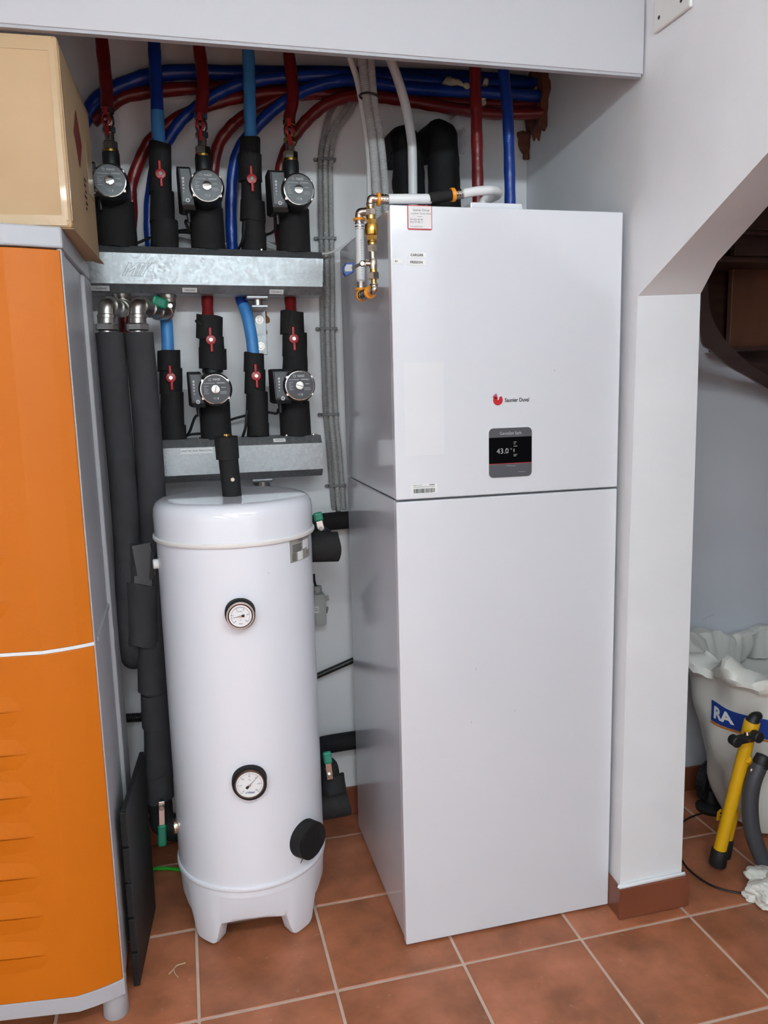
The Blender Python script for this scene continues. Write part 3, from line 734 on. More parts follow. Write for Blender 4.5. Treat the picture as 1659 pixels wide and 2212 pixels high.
# ================================================================ CIRCULATION PUMPS
def rows(g, o, lst, sgn=1):
    for x, z, wd, h in lst: g.quad(o, XA, ZA, x, z-h/2, x+wd, z+h/2)
def pump(px, py, label, sleeve, neck_top, valve=None, box=True, scr=0):
    D = PX(px, py, Y=.448); X, Z = D.x, D.z
    t = thing('circulation_pump', label, 'pump', (X, MC, PX(px, sleeve[1], Y=MC).z), 'black circulation pumps on the manifolds')
    part('motor', G().lathe((X, .560, Z), (0, -1, 0), [(0, .044), (.012, .0475), (.085, .0475), (.098, .046), (.105, .0432), (.107, .042)], 48), 'pump_black', t)
    part('rim', G().lathe((X, .456, Z), (0, -1, 0), [(0, .042), (.004, .0425), (.007, .0415), (.0075, .0395), (.003, .0392)], 48, cap=False), 'chrome', t)
    for a_ in (35, 145, 215, 325):
        c = V((X+.0425*math.cos(math.radians(a_)), .458, Z+.0425*math.sin(math.radians(a_))))
        part('rim_clip', G().box(c-V((.004, .006, .004)), c+V((.004, .004, .004)), .0012), 'chrome', t)
    fp = part('face_plate', G().lathe((X, .455, Z), (0, -1, 0), [(0, .0393), (.0035, .0393)], 48), 'plate_dark', t)
    o = V((X, .4508, Z)); g = G()
    rows(g, o, [(-.031, .017, .030, .0012), (.004, .0185, .022, .0011), (.004, .0165, .024, .0009), (-.031, .009, .012, .0012), (-.031, .004, .006, .0012), (-.031, -.001, .012, .0012), (-.031, -.006, .009, .0012),
                (-.031, -.011, .013, .0012), (.016, .005, .012, .0016), (.012, -.006, .018, .0008), (.012, -.009, .020, .0008), (.012, -.012, .018, .0008)])
    part('printed_text', g, 'print_light', fp)
    text('lettering', 'NASS', .0062, o+XA*.004+ZA*.027, XA, ZA, 'print_light', fp, bold=.0002)
    part('ring_logo', G().torus(o-XA*.0145+ZA*.027, YA, .0032, .0008, 16, 4), 'print_light', fp)
    text('lettering', 'CE', .005, o+ZA*-.025-XA*.003, XA, ZA, 'print_light', fp)
    part('printed_mark', G().quad(o+ZA*-.025, XA, ZA, .004, -.003, .0072, .003), 'print_light', fp)
    g = G().lathe((X, .453, Z), (0, -1, 0), [(0, .0122), (.004, .0122), (.0055, .0112), (.006, .008)], 28)
    sc_ = part('vent_screw', g, 'chrome', t)
    d = V((math.cos(scr), 0, math.sin(scr)))
    part('screw_slot', G().obox((X, .4469, Z), d, YA, d.cross(YA), .0195, .0006, .0016), 'plate_dark', sc_)
    # volute and flanges on the pipe axis
    part('volute', G().lathe((X, MC, Z-.052), ZA, [(0, .034), (.01, .043), (.06, .046), (.085, .040), (.098, .026)], 32), 'pump_black', t)
    zn = PX(px, neck_top, Y=MC).z
    part('neck', G().cyl((X, MC, Z+.040), (X, MC, zn), .023, seg=24, bev=.002).lathe((X, MC, Z+.048), ZA, [(0, .03), (.012, .03), (.014, .024)], 24), 'pump_black', t)
    # foam sleeve below, standing on the manifold
    sl, st, sx0, sx1 = sleeve[1], sleeve[0], sleeve[2], sleeve[3]
    b = PX((sx0+sx1)/2, sl, Y=MC); r = M((sx1-sx0)/2, b)
    mz = (tl1 if Z > 1.7 else tl2); dd = d1 if Z > 1.7 else d2
    zbase = (mz+dd*((X-mz.x)/dd.x)).z+.022
    part('foam_sleeve', ragged((X, MC, zbase), (X, MC, PX(px, st, Y=MC).z), r, int(px), 36, flare=(1.0, .97), amp=.015, wave=.0025), 'foam_black', t)
    if box:
        bx = box; a_ = PX(bx[0], bx[2], Y=.475); b_ = PX(bx[1], bx[3], Y=.475)
        xl, xr, zt, zb = a_.x, b_.x, a_.z, b_.z
        bb = part('control_box', G().prism([(xl, .55, zb+.004), (xl, .55, zt), (xl, .485, zt), (xl+.004, .473, zt-.006), (xl+.008, .470, zb+.012), (xl+.012, .478, zb), (xl+.01, .55, zb)], (xr-xl-.002, 0, 0), .002), 'pump_black', t)
        part('box_fascia', G().prism([(xl+.009, .4705, zt-.009), (xr-.003, .4705, zt-.009), (xr-.003, .4705, zt-.020), (xr+.005, .4705, zt-.034), (xr+.005, .4705, zb+.034), (xr-.003, .4705, zb+.022), (xr-.003, .4705, zb+.017), (xl+.012, .4705, zb+.017)], (0, -.003, 0), .0008), 'pump_grey', bb)
        oo = V(((xl+xr)/2-.002, .4668, (zt+zb)/2)); g = G()
        for k, (wd, h) in enumerate(((.006, .006), (.005, .006), (.005, .004), (.0045, .004), (.002, .004))): g.quad(oo+ZA*(.022-k*.0085), XA, ZA, -wd/2, -h/2, wd/2, h/2)
        part('printed_symbols', g, 'print_light', bb)
        part('button', G().lathe(oo+V((.009, .0006, -.034)), (0, -1, 0), [(0, .0058), (.0012, .0056), (.0014, .003)], 20), 'print_light', bb)
        part('button_mark', G().prism([oo+V((.006, -.0012, -.036)), oo+V((.012, -.0012, -.036)), oo+V((.009, -.0012, -.031))], (0, -.0003, 0)), 'ink', bb)
        part('cable_gland', G().cyl((xl+.026, .515, zb+.001), (xl+.027, .515, zb-.026), .0062, .005, seg=12), 'cable_black', bb)
        t_gl = V((xl+.027, .515, zb-.02))
    else: t_gl = None
    if valve == 'bare':        # nickel union and red lever valve above the pump
        c = V((X, MC, zn)); 
        part('union_ring', G().cyl(c, c+ZA*.006, .022, seg=24), 'brass', t)
        part('union_nut', G().hexn(c+ZA*.006, c+ZA*.028, .021), 'nickel', t)
        part('valve_stem', G().cyl(c+ZA*.028, c+ZA*.052, .0125, seg=18), 'nickel', t)
        part('valve_body', G().hexn(c+ZA*.05, c+ZA*.066, .018).lathe(c+ZA*.066, ZA, [(0, .013), (.010, .017), (.024, .017), (.034, .013)], 20).hexn(c+ZA*.098, c+ZA*.115, .018), 'nickel' if px < 600 else 'brass', t)
        lv = part('valve_lever', G().cyl(c+V((-.004, -.018, .078)), c+V((-.004, -.028, .078)), .013, seg=18, bev=.002).obox(c+V((-.004, -.025, .060)), XA, YA, ZA, .011, .006, .045, .002).obox(c+V((-.004, -.025, .096)), XA, YA, ZA, .012, .006, .03, .002), 'lever_red', t)
        q = c+V((-.004, -.028, .078)); part('lever_nut', G().hexn(q, q-YA*.004, .0052), 'chrome', lv)
    return t, t_gl, V((X, MC, zn)), D
P1 = pump(236.6, 389, 'black pump with face disc half hidden behind the cardboard box, leftmost on top row', (437, 532, 213, 296), 330, 'bare', (184, 210, 346, 424), .35)
P2 = pump(447, 400.5, 'black pump in the middle of the top row on the upper manifold', (450, 540, 416, 489), 340, 'bare', (380, 416, 357, 453), .2)
P3 = pump(645.7, 408.3, 'black pump at the right end of the top row beside the grey conduits', (452, 545, 606, 677.5), 350, 'bare', (578, 617, 365, 458), .0)
P4 = pump(465.8, 841, 'black pump on the lower manifold directly behind the tank vent sleeve', (869, 955, 436, 503), 797, None, (403, 438, 803, 880), 1.35)
P5 = pump(648, 833, 'black pump at the right end of the lower manifold', (866, 950, 611, 677), 800, None, (585, 623, 797, 872), -.3)

# ================================================================ FOAM-WRAPPED STOP VALVES
def wrapped_valve(label, secs, lever, Yc=MC, base=None, name='insulated_valve', flap=None):
    lo = PX((secs[-1][0]+secs[-1][1])/2, secs[-1][3], Y=Yc)
    if base is not None: lo.z = base
    t = thing(name, label, 'valve', lo, 'foam wrapped stop valves')
    rmax = 0
    for i, (x0, x1, y0, y1) in enumerate(secs):
        a_ = PX((x0+x1)/2, y0-2, Y=Yc); b_ = PX((x0+x1)/2, y1+1, Y=Yc); r = M((x1-x0)/2, a_)
        if i == len(secs)-1 and base is not None: b_ = V((b_.x, b_.y, base))
        part('foam_wrap', ragged(b_, a_, r, int(x0*3+i), 32, flare=(1.02, .98), amp=.02, wave=.0022), 'foam_black', t); rmax = max(rmax, r) 
    hx, hy = lever
    for s_ in secs:
        if s_[2] <= hy <= s_[3]: r = M((s_[1]-s_[0])/2, lo)
    c = PX(hx, hy, Y=Yc-r-.006)
    lv = part('butterfly_lever', G().lathe(c+YA*.01, (0, -1, 0), [(0, .0125), (.008, .0145), (.011, .0135), (.012, .009)], 22).obox(c+V((-.001, -.0005, .022)), XA, YA, ZA, .0085, .007, .026, .003).obox(c+V((.001, -.0005, -.022)), XA, YA, ZA, .0085, .007, .026, .003), 'lever_red', t, 'red butterfly lever')
    part('lever_nut', G().hexn(c-YA*.001, c-YA*.005, .0062).cyl(c-YA*.004, c-YA*.007, .003, seg=10), 'chrome', lv)
    if flap:
        q = PX(*flap, Y=Yc-.02); part('torn_flap', G().tube([q+V((.02, 0, -.006)), q+V((.006, -.004, .0)), q+V((-.004, -.002, .006))], lambda f: .012*(1-.75*f), 8), 'foam_black', t)
    return t, lo
def top_of(m, x):
    T, dd = (tl1, d1) if m == 1 else (tl2, d2)
    return (T+dd*((x-T.x)/dd.x)).z+.022
V1 = wrapped_valve('black foam wrapped valve between the two left pumps of the top row', [(322, 370, 314, 420), (325, 376, 418, 480), (327, 384, 478, 536)], (346.5, 375), base=top_of(1, -.50))
V2 = wrapped_valve('black foam wrapped valve under the light blue pipe left of the rightmost top pump', [(518, 562, 302, 338), (515, 566, 336, 392), (521, 565, 390, 440), (519, 573, 436, 478), (523, 572, 474, 506), (522, 576, 503, 542)], (544, 386), base=top_of(1, -.25))
V3 = wrapped_valve('black foam wrapped valve at the left of the lower manifold beside thick grey pipe', [(341, 389, 759, 800), (345, 393, 797, 850), (347, 397, 847, 922), (350, 402, 919, 957)], (369, 816), base=top_of(2, -.50))
V4 = wrapped_valve('black foam wrapped valve between the two lower pumps under light blue pipe', [(527, 570, 765, 803), (529, 573, 800, 850), (531, 579, 846, 919), (534, 582, 916, 951)], (553.6, 812), base=top_of(2, -.27))
V5 = wrapped_valve('black foam wrapped valve with torn edge above the left lower pump', [(424, 481, 684, 732), (431, 484, 729, 760), (430, 489, 754, 795)], (455.6, 734), base=P4[2].z, flap=(425, 697))
V6 = wrapped_valve('black foam wrapped valve above the right lower pump', [(605, 657, 675, 723), (610, 663, 720, 770), (611, 664, 766, 804)], (635, 731.6), base=P5[2].z)

# ================================================================ HEATING PIPES
def pipe(label, pts, r, m, group, extra=None, name='heating_pipe', cat='pipe', rings=True):
    P_ = [q if isinstance(q, V) else PX(q[0], q[1], Y=q[2]) for q in pts]
    lo = min(P_, key=lambda v: v.z)
    t = thing(name, label, cat, lo, group)
    rnd = random.Random(int(P_[0].x*1000)); n_ = 10
    part('sleeve', G().tube(P_, lambda f: r*(1+.035*math.sin(f*len(P_)*9+rnd.random())), 16, n_), m, t)
    if extra:
        Q = [q if isinstance(q, V) else PX(q[0], q[1], Y=q[2]) for q in extra[0]]
        part('lagging', G().tube(Q, r*1.05, 16, 8), extra[1], t, extra[2])
    return t
RV = .0172
gv = 'straight pipes rising behind the soffit board'
def up_to(x0, y0, x1, y1, Y, x, ztop):   # straight line through two pixels at depth Y continued to the ceiling
    a_, b_ = PX(x0, y0, Y=Y), PX(x1, y1, Y=Y); return b_+(b_-a_)*((ztop-b_.z)/(b_.z-a_.z))
def riser(label, pts, m, r=RV, Y=MC, extra=None, foot=None, group=gv):
    Q = [PX(x, y, Y=Y) for x, y in pts]
    if foot is not None: Q[0] = V((foot.x, foot.y, foot.z))
    e = Q[-1]+(Q[-1]-Q[-2])*((CEIL-Q[-1].z)/max(.02, Q[-1].z-Q[-2].z))
    return pipe(label, Q+[V((Q[-1].x+(e.x-Q[-1].x)*.5, Y, CEIL-.001))], r, m, group, extra)
riser('red pipe rising from the leftmost top pump beside the cardboard box', [(234, 268), (230, 190), (219, 80)], 'pipe_red', foot=P1[2]+ZA*.114)
riser('blue pipe rising from the valve between the two left top pumps', [(343, 318), (337.5, 190), (332.5, 84)], 'pipe_blue', extra=([(343.5, 318, MC), (341, 270, MC), (339.5, 240, MC)], 'pipe_blue_light', 'paler blue lower end'))
riser('red pipe rising from the middle pump of the top row', [(442, 270), (439, 181), (429, 95)], 'pipe_red', foot=P2[2]+ZA*.114)
riser('light blue pipe rising from the right-hand top valve', [(541.5, 306), (539, 198), (536, 101)], 'pipe_blue_light')
riser('red pipe rising from the rightmost top pump', [(633, 268), (633, 202), (623, 108)], 'pipe_red', foot=P3[2]+ZA*.114)
gc = 'pipes sweeping along the back wall to the brick hole'
HX = .650
def hole(y, z): return V((HX-.006, y, z))
Yb = .655
pipe('blue pipe curving down at the far left behind the cardboard box', [(150, 330, Yb), (178, 268, Yb), (214, 212, Yb), (295, 172, Yb), (380, 156, Yb), (520, 158, Yb+.01), (760, 160, .66), (1000, 168, .66), hole(.64, 2.40)], .021, 'pipe_blue', gc)
pipe('topmost red pipe along the wall behind the left risers', [(200, 262, .66), (255, 216, .66), (300, 202, .66), (430, 190, .66), (600, 195, .665), (850, 205, .67), (1050, 212, .67), hole(.66, 2.345)], .018, 'pipe_red', gc)
pipe('red pipe curving down between the left pump and its blue neighbour', [(268, 745, .655), (270, 650, .67), (284, 470, .67), (284, 400, .66), (308, 333, .65), (334, 294, .645), (392, 250, .64), (464, 224, .635), (519, 210, .63), (620, 200, .625), (850, 212, .62), (1020, 222, .615), hole(.60, 2.325)], .0165, 'pipe_red', gc)
pipe('blue pipe curving down behind the left top valve to the lower manifold', [(362.5, 764, MC), (359, 694, .59), (345, 628, .63), (326, 532, .66), (324, 440, .655), (340, 345, .645), (367, 295, .635), (395, 257, .625), (430, 228, .62), (472, 202, .615), (519, 182, .61), (600, 168, .605), (760, 163, .60), (1000, 180, .60), hole(.60, 2.385)], .0165, 'pipe_blue', gc, ([(363, 764, MC-.001), (359.5, 694, .589), (353, 660, .612)], 'pipe_blue_light', 'light blue lower end'))
pipe('red pipe curving down behind the middle top pump to the lower manifold', [(449.5, 690, MC), (448, 632, .61), (452, 540, .655), (456, 420, .665), (468, 325, .655), (494, 280, .645), (525, 253, .64), (565, 228, .635), (620, 208, .63), (720, 202, .625), (900, 214, .62), (1060, 232, .62), hole(.62, 2.30)], .0168, 'pipe_red', gc)
pipe('glossy deep blue pipe curving down behind the right top valve', [(547.5, 770, MC), (543.5, 730, .585), (534, 683, .60), (518, 636, .625), (504, 560, .645), (499, 464, .65), (503, 380, .64), (516, 325, .63), (545, 284, .62), (591, 238, .61), (650, 199, .60), (717.5, 177, .59), (776, 174, .585), (874, 190, .58), (953, 196, .58), (1031, 199, .58), hole(.56, 2.335)], .0168, 'pipe_blue', gc, ([(547.5, 770, MC-.001), (543.5, 730, .584), (534, 683, .599), (526, 660, .612)], 'pipe_blue_light', 'light blue lower end'))
pipe('red pipe sweeping in a wide arc right of the rightmost top pump', [(629, 680, MC), (625.6, 636, .61), (612, 560, .65), (603, 470, .655), (607, 365, .64), (624, 315, .63), (641, 286, .62), (672, 251, .61), (708, 224, .60), (757, 208, .595), (815, 209, .59), (874, 217, .59), (933, 227, .59), (1000, 238, .59), (1080, 246, .585), hole(.55, 2.285)], .0172, 'pipe_red', gc)
gu = 'pipes dropping into the top of the heat pump'
pipe('straight red pipe dropping into the heat pump top', [PX(1026, 138, Y=.33)+V((-.002, 0, .12)), (1026, 138, .33), (1029, 256, .33), (1032, 400, .33), V((PX(1033, 434, Y=.33).x, .33, UH))], .0155, 'pipe_red', gu)
pipe('straight blue pipe dropping into the heat pump top', [PX(1086, 144, Y=.33)+V((-.003, 0, .12)), (1087, 144, .33), (1096, 236, .33), (1101, 380, .33), V((PX(1102, 434, Y=.33).x, .33, UH))], .0152, 'pipe_blue', gu)
# ribbed grey conduits and white hoses in front of the heat pump's rear corner
def conduit(label, pts, r, m, group, rib=True, name='conduit'):
    P_ = [q if isinstance(q, V) else PX(q[0], q[1], Y=q[2]) for q in pts]
    g = G().ribbed(P_, r) if rib else G().tube(P_, r, 14, 10)
    return solo(name, g, m, label, 'conduit' if rib else 'pipe', group)
gg = 'conduits hanging beside the heat pump'
Yc_ = .42
def ext_up(x, y, Y, dx=0): p = PX(x, y, Y=Y); return V((p.x+dx, Y, CEIL-.002))
conduit('ribbed grey conduit hanging left in the pair behind the brass filling valve', [ext_up(781, 123, Yc_, -.005), (782, 123, Yc_), (792, 209, Yc_), (804, 295, Yc_), (811, 380, Yc_), (813, 420, Yc_), (815, 455, Yc_), (815, 480, Yc_+.02)], .0128, 'conduit_grey', gg)
conduit('ribbed grey conduit hanging right in the pair, nearest the heat pump', [ext_up(799, 123, Yc_, -.004), (800, 123, Yc_), (807, 209, Yc_-.002), (821, 295, Yc_), (830, 380, Yc_), (834, 440, Yc_), (834, 470, Yc_+.02)], .0112, 'conduit_grey', gg)
conduit('thin smooth white pipe left of the hanging ribbed conduits', [ext_up(751, 119, Yc_+.03, -.02), (755, 119, Yc_+.03), (772, 174, Yc_+.03), (786, 248, Yc_+.03), (797, 334, Yc_+.035), (799, 400, Yc_+.035), (799, 440, Yc_+.035)], .0088, 'pex_white', None, False, 'white_pipe')
conduit('smooth white pipe bending down behind the heat pump top', [ext_up(832, 123, .45, -.03), (841, 123, .45), (859, 170, .45), (876, 228, .45), (888, 295, .45), (891, 354, .45), V((PX(891, 416, Y=.45).x, .45, UH))], .0132, 'pex_white', None, False, 'white_pipe')
q = PX(797, 209, Y=Yc_)
solo('cable_tie', G().torus(q, V((.1, 0, 1)), .026, .0028, 24, 6), 'cable_black', 'black cable tie round the hanging grey conduits', 'cable tie')
# conduits clipped on the back wall
gw = 'conduits clipped to the back wall'
for k, (dx, lab, m) in enumerate(((0, 'leftmost', 'conduit_dark'), (11.5, 'middle', 'conduit_grey'), (23, 'rightmost', 'conduit_grey'))):
    top = [(760+dx*.6, 205, .685), (728+dx*1.3, 240, .685), (706+dx*.9, 285, .683)] if k else [(742, 205, .685), (716, 240, .685), (700, 290, .683)]
    conduit(lab+' ribbed grey conduit of the three clipped to the back wall', top+[(692+dx, 345, .683), (692+dx, 440, .683), (694+dx, 540, .683), (695.5+dx, 625, .683), (696+dx, 710, .683), (699+dx, 800, .683), (703+dx, 895, .683), (711+dx, 980, .683), (716+dx, 1048, .683), (721+dx*.95, 1098+5*(k == 1), .683)], .0078, m, gw)
for x, y in ((705, 345), (706, 515), (709, 710), (713, 895), (728, 1049)):
    p = PX(x, y, Y=.683); 
    t = thing('conduit_clip', {345: 'grey conduit clip at the top of the clipped wall conduits', 515: 'grey conduit clip level with the top manifold edge', 710: 'grey conduit clip just below the upper manifold', 895: 'grey conduit clip level with the lower pumps', 1049: 'grey conduit clip level with the tank lid'}[y], 'clip', p-ZA*.006, 'conduit clips')
    part('strap', G().box(p+V((-.028, -.0105, -.004)), p+V((.026, -.0085, .004)), .0008), 'clip_grey', t)
    for s_ in (-1, 1): part('strap_leg', G().box(p+V((s_*.027-.0012, -.0105, -.004)), p+V((s_*.027+.0012, .0165, .004))), 'clip_grey', t)
    part('screw_head', G().lathe(p+V((-.034, .004, 0)), (0, -1, 0), [(-.013, .003), (0, .006), (.003, .0045)], 12), 'clip_grey', t)
for k, (x0, x1) in enumerate(((728, 726), (735, 741))):
    solo('cable_end', G().tube([PX(x0, 1096, Y=.683), PX(x0-1, 1110, Y=.68), PX(x1-3, 1122, Y=.67), PX(x1-8, 1131, Y=.66)], .003, 8), 'cable_black', ('left' if k == 0 else 'right')+' black cable end poking out below the wall conduits', 'cable', 'cable ends')
# black lagged pipes rising behind the heat pump
def lagged(label, x, y, r, seed, Y=.515):
    p = PX(x, y, Y=Y); Q = [V((p.x, Y, UH-.0)), V((p.x, Y, UH+.15)), V((p.x-.002, Y, p.z-.085)), V((p.x-.004, Y+.008, p.z-.05)), V((p.x-.004, Y+.05, p.z-.035)), V((p.x-.004, WB-.002, p.z-.03))]
    t = thing('lagged_pipe', label, 'pipe', Q[0], 'black lagged pipes behind the heat pump')
    part('lagging', G().tube(Q, r, 24, 8).noise(.006, 25, seed), 'foam_dark', t)
    part('lagging_collar', ragged(Q[0]+ZA*.05, Q[0]+ZA*.14, r*1.04, seed, 28, amp=.02), 'foam_dark', t)
lagged('shorter black lagged pipe left behind the heat pump', 880, 272, .046, 1)
lagged('taller black lagged pipe right behind the heat pump', 957, 260, .048, 2)
g = G().tube([PX(985, 256, Y=.69), PX(995, 285, Y=.688), PX(994, 310, Y=.69), PX(995, 332, Y=.692)], lambda f: .022*(1-.5*f), 10); g.noise(.012, 40)
solo('foam_lump', g, 'pex_white', 'crumpled white sealant strip on the wall behind the black lagged pipes', 'foam', 'expanding foam lumps')
# ================================================================ FILLING VALVE BESIDE THE HEAT PUMP
FY = .025; FB = .14
f0 = PX(808, 640, Y=FY)
t = thing('filling_valve', 'brass and nickel filling valve with white pipes and orange clips on the heat pump side', 'valve', f0)
fv = t
Q = lambda x, y, Y=FY: PX(x, y, Y=Y)
# the pipe runs vertically: walk down one axis
ax_t, ax_b = Q(800, 440), Q(808, 616)
def axp(y): k = (y-440)/(616-440); return ax_t+(ax_b-ax_t)*k
mm = lambda px: M(px, ax_t)
part('elbow', G().tube([axp(446), axp(436), Q(802, 429), Q(810, 430), Q(816, 430)], mm(8), 16, 6).torus(axp(441), ax_b-ax_t, mm(7.5), .0022, 20, 6), 'nickel', t)
def ring_clip(p, d, r=.0142, w_=.006): 
    d = V(d).normalized(); return part('orange_clip', G().lathe(p-d*w_/2, d, [(0, .009), (0, r), (w_*.3, r*1.06), (w_*.7, r*1.06), (w_, r), (w_, .009)], 24), 'clip_orange', fv)
def crimp(p, d, L, r=.0118):
    d = V(d).normalized(); pr = []
    for k in range(13): pr.append((L*k/12, r*(1 if k % 4 < 2 else .88)))
    return part('crimp_sleeve', G().lathe(p, d, pr, 24), 'chrome', fv)
ring_clip(Q(817, 430.5), XA); crimp(Q(820, 430.5), XA, mm(19))
part('brass_stub', G().cyl(axp(440), axp(452), mm(6), seg=18), 'brass', t)
part('union_nut', G().hexn(axp(451), axp(465), mm(11.8)), 'nickel', t)
part('brass_collar', G().cyl(axp(464), axp(474), mm(9.5), seg=20), 'brass', t)
part('check_valve', G().hexn(axp(473), axp(484), mm(12)).cyl(axp(483), axp(508), mm(14.6), seg=28, bev=.002).hexn(axp(507), axp(519), mm(12.5)), 'brass', t)
part('brass_collar', G().cyl(axp(518), axp(529), mm(9), seg=20).torus(axp(522), ax_b-ax_t, mm(9), .002, 20, 6), 'brass', t)
part('union_nut', G().hexn(axp(528), axp(543.6), mm(11)), 'nickel', t)
part('valve_tail', G().cyl(axp(543), axp(560), mm(6.5), seg=18), 'nickel', t)
part('ball_valve', G().lathe(axp(558), ax_b-ax_t, [(0, mm(7)), (.006, mm(9)), (.018, mm(9.3)), (.026, mm(7.5)), (.03, mm(7.5))], 20).cyl(axp(569), axp(569)+V((-.026, .0, .0)), mm(5.5), seg=16).hexn(axp(569)+V((-.018, 0, 0)), axp(569)+V((-.030, 0, 0)), mm(6.5)), 'nickel', t)
lv0 = axp(570)+V((-.030, 0, 0)); lv1 = Q(757, 582, FY+.03)
dd_ = (lv1-lv0).normalized()
lv = part('lever_arm', G().obox((lv0+lv1)/2, dd_, YA, dd_.cross(YA), (lv1-lv0).length, .0035, .013, .0012), 'steel', t)
part('lever_nut', G().hexn(lv0+V((.002, -.002, 0)), lv0+V((.002, -.010, 0)), .006), 'chrome', lv)
gp = Q(752, 581, FY+.032)
part('lever_grip', G().prism([gp+V((.013, -.006, .014)), gp+V((-.006, -.006, .013)), gp+V((-.013, -.006, .004)), gp+V((-.013, -.006, -.010)), gp+V((-.006, -.006, -.018)), gp+V((.003, -.006, -.012)), gp+V((.013, -.006, -.008))], (0, .012, 0), .002), 'lever_blue', lv, 'blue plastic lever grip')
part('grip_panel', G().prism([gp+V((.008, -.0065, .009)), gp+V((-.005, -.0065, .009)), gp+V((-.009, -.0065, .002)), gp+V((-.009, -.0065, -.007)), gp+V((.008, -.0065, -.006))], (0, -.001, 0)), 'conduit_grey', lv)
part('brass_collar', G().cyl(axp(580), axp(590), mm(8), seg=20), 'brass', t)
part('union_nut', G().hexn(axp(588), axp(603), mm(13)), 'nickel', t)
part('brass_stub', G().cyl(axp(603), axp(616), mm(6), seg=18), 'brass', t)
eb = axp(628); lb = Q(777, 640, FB-.004)
part('elbow', G().tube([axp(612), axp(620), eb, eb+(lb-eb)*.22], mm(8.2), 16, 6).torus(axp(615), ax_b-ax_t, mm(8), .002, 20, 6), 'nickel', t)
dl = (lb-eb).normalized()
ring_clip(eb+(lb-eb)*.28, dl); crimp(eb+(lb-eb)*.34, dl, (lb-eb).length*.45, .0125); ring_clip(eb+(lb-eb)*.84, dl)
b_t, b_b = Q(776, 462, FB), Q(780, 625, FB)
def bxp(y): k = (y-462)/(625-462); return b_t+(b_b-b_t)*k
part('elbow', G().tube([eb+(lb-eb)*.88, lb, bxp(632), bxp(624)], .0095, 16, 6), 'nickel', t)
ring_clip(bxp(625), ZA); crimp(bxp(622), b_t-b_b, .018)
part('white_pipe', G().cyl(bxp(612), bxp(485), .0108, seg=24), 'pex_white', t)
g = G()
for k in range(14): 
    p = bxp(520+k*5.6); g.quad(p+V((.0002, -.0111, 0)), XA, ZA, -.0008, -.0012, .0010, .0012)
part('printed_text', g, 'conduit_dark', t)
crimp(bxp(476), b_b-b_t, .021); ring_clip(bxp(474), ZA)
part('elbow', G().tube([bxp(474), bxp(464), bxp(459)+V((.003, -.002, 0)), bxp(458)+V((.02, -.002, .001))], .0098, 16, 6), 'nickel', t)
ring_clip(bxp(459)+V((.021, -.002, .001)), XA)
part('side_connector', G().cyl(bxp(459)+V((.022, -.002, .001)), V((.0, FB, bxp(459).z)), .009, seg=16), 'nickel', t)
# horizontal run over the top of the heat pump
h0, h1 = Q(838, 430.5), Q(930, 430)
part('white_pipe', G().tube([h0, h0.lerp(h1, .5), h1], .0117, 20, 4), 'pex_white', t)
part('foam_sleeve', G().tube([Q(926, 429), Q(955, 424), Q(976, 421)], .0128, 18, 5), 'foam_black', t)
dr = (Q(1000, 418)-Q(976, 421)).normalized()
ring_clip(Q(978, 421), dr, .0152, .009); crimp(Q(983, 420.5), dr, mm(18), .0115)
part('white_pipe', G().tube([Q(998, 418.5), Q(1030, 413), Q(1058, 411, FY+.01), Q(1074, 414, FY+.045), Q(1075, 421, FY+.09), Q(1062, 428, FY+.13), Q(1045, 434, FY+.15), V((Q(1040, 436, FY+.15).x, FY+.15, UH+.016))], .0108, 18, 6), 'pex_white', t)

# ================================================================ LEFT SUPPLY PIPES: steel elbows and thick lagging
PY = .43
def supply(label, el, hexc, lag, riser_px, r_lag, green=None, wraps=(), tail=None, mats='foam_grey'):
    lo = PX(*lag[-1])if not isinstance(lag[-1], V) else lag[-1]
    LQ = [q if isinstance(q, V) else PX(q[0], q[1], Y=q[2]) for q in lag]
    lo = min(LQ, key=lambda v: v.z)
    t = thing('supply_pipe', label, 'pipe', lo, 'thick lagged supply pipes')
    E_ = [PX(x, y, Y=Y) for x, y, Y in el]
    rs = .0215
    part('steel_elbow', G().tube(E_, rs, 24, 8), 'steel', t)
    P_ = catmull(E_, 8); 
    for i in (6, 20, 27, 33, 40):
        if i < len(P_)-1:
            d = (P_[i+1]-P_[i-1]).normalized(); part('fitting_collar', G().lathe(P_[i]-d*.005, d, [(0, rs), (0, rs*1.12), (.008, rs*1.12), (.010, rs)], 24), 'steel', t)
    rt = PX(riser_px[0], riser_px[1], Y=MC); rb = E_[-1]
    part('riser_socket', G().lathe(rb-ZA*.004, ZA, [(0, .0225), (.006, .0245), (max(.02, rt.z-rb.z), .0245)], 24), 'steel', t)
    h_ = PX(hexc[0], hexc[1], Y=PY); h2 = PX(hexc[0]+1, hexc[2], Y=PY)
    part('hex_nut', G().hexn(h2, h_, .0305), 'chrome', t); part('threaded_neck', G().cyl(h_-ZA*.001, h_+ZA*.012, .0225, seg=24).cyl(h2-ZA*.012, h2+ZA*.001, .021, seg=20), 'steel', t)
    part('lagging', G().tube(LQ, r_lag, 28, 8), mats, t)
    for (x, y0, y1, Y, r, sd) in wraps:
        part('foam_wrap', ragged(PX(x, y1, Y=Y), PX(x-2, y0, Y=Y), r, sd, 30, amp=.03, wave=.006), 'foam_grey', t)
    return t
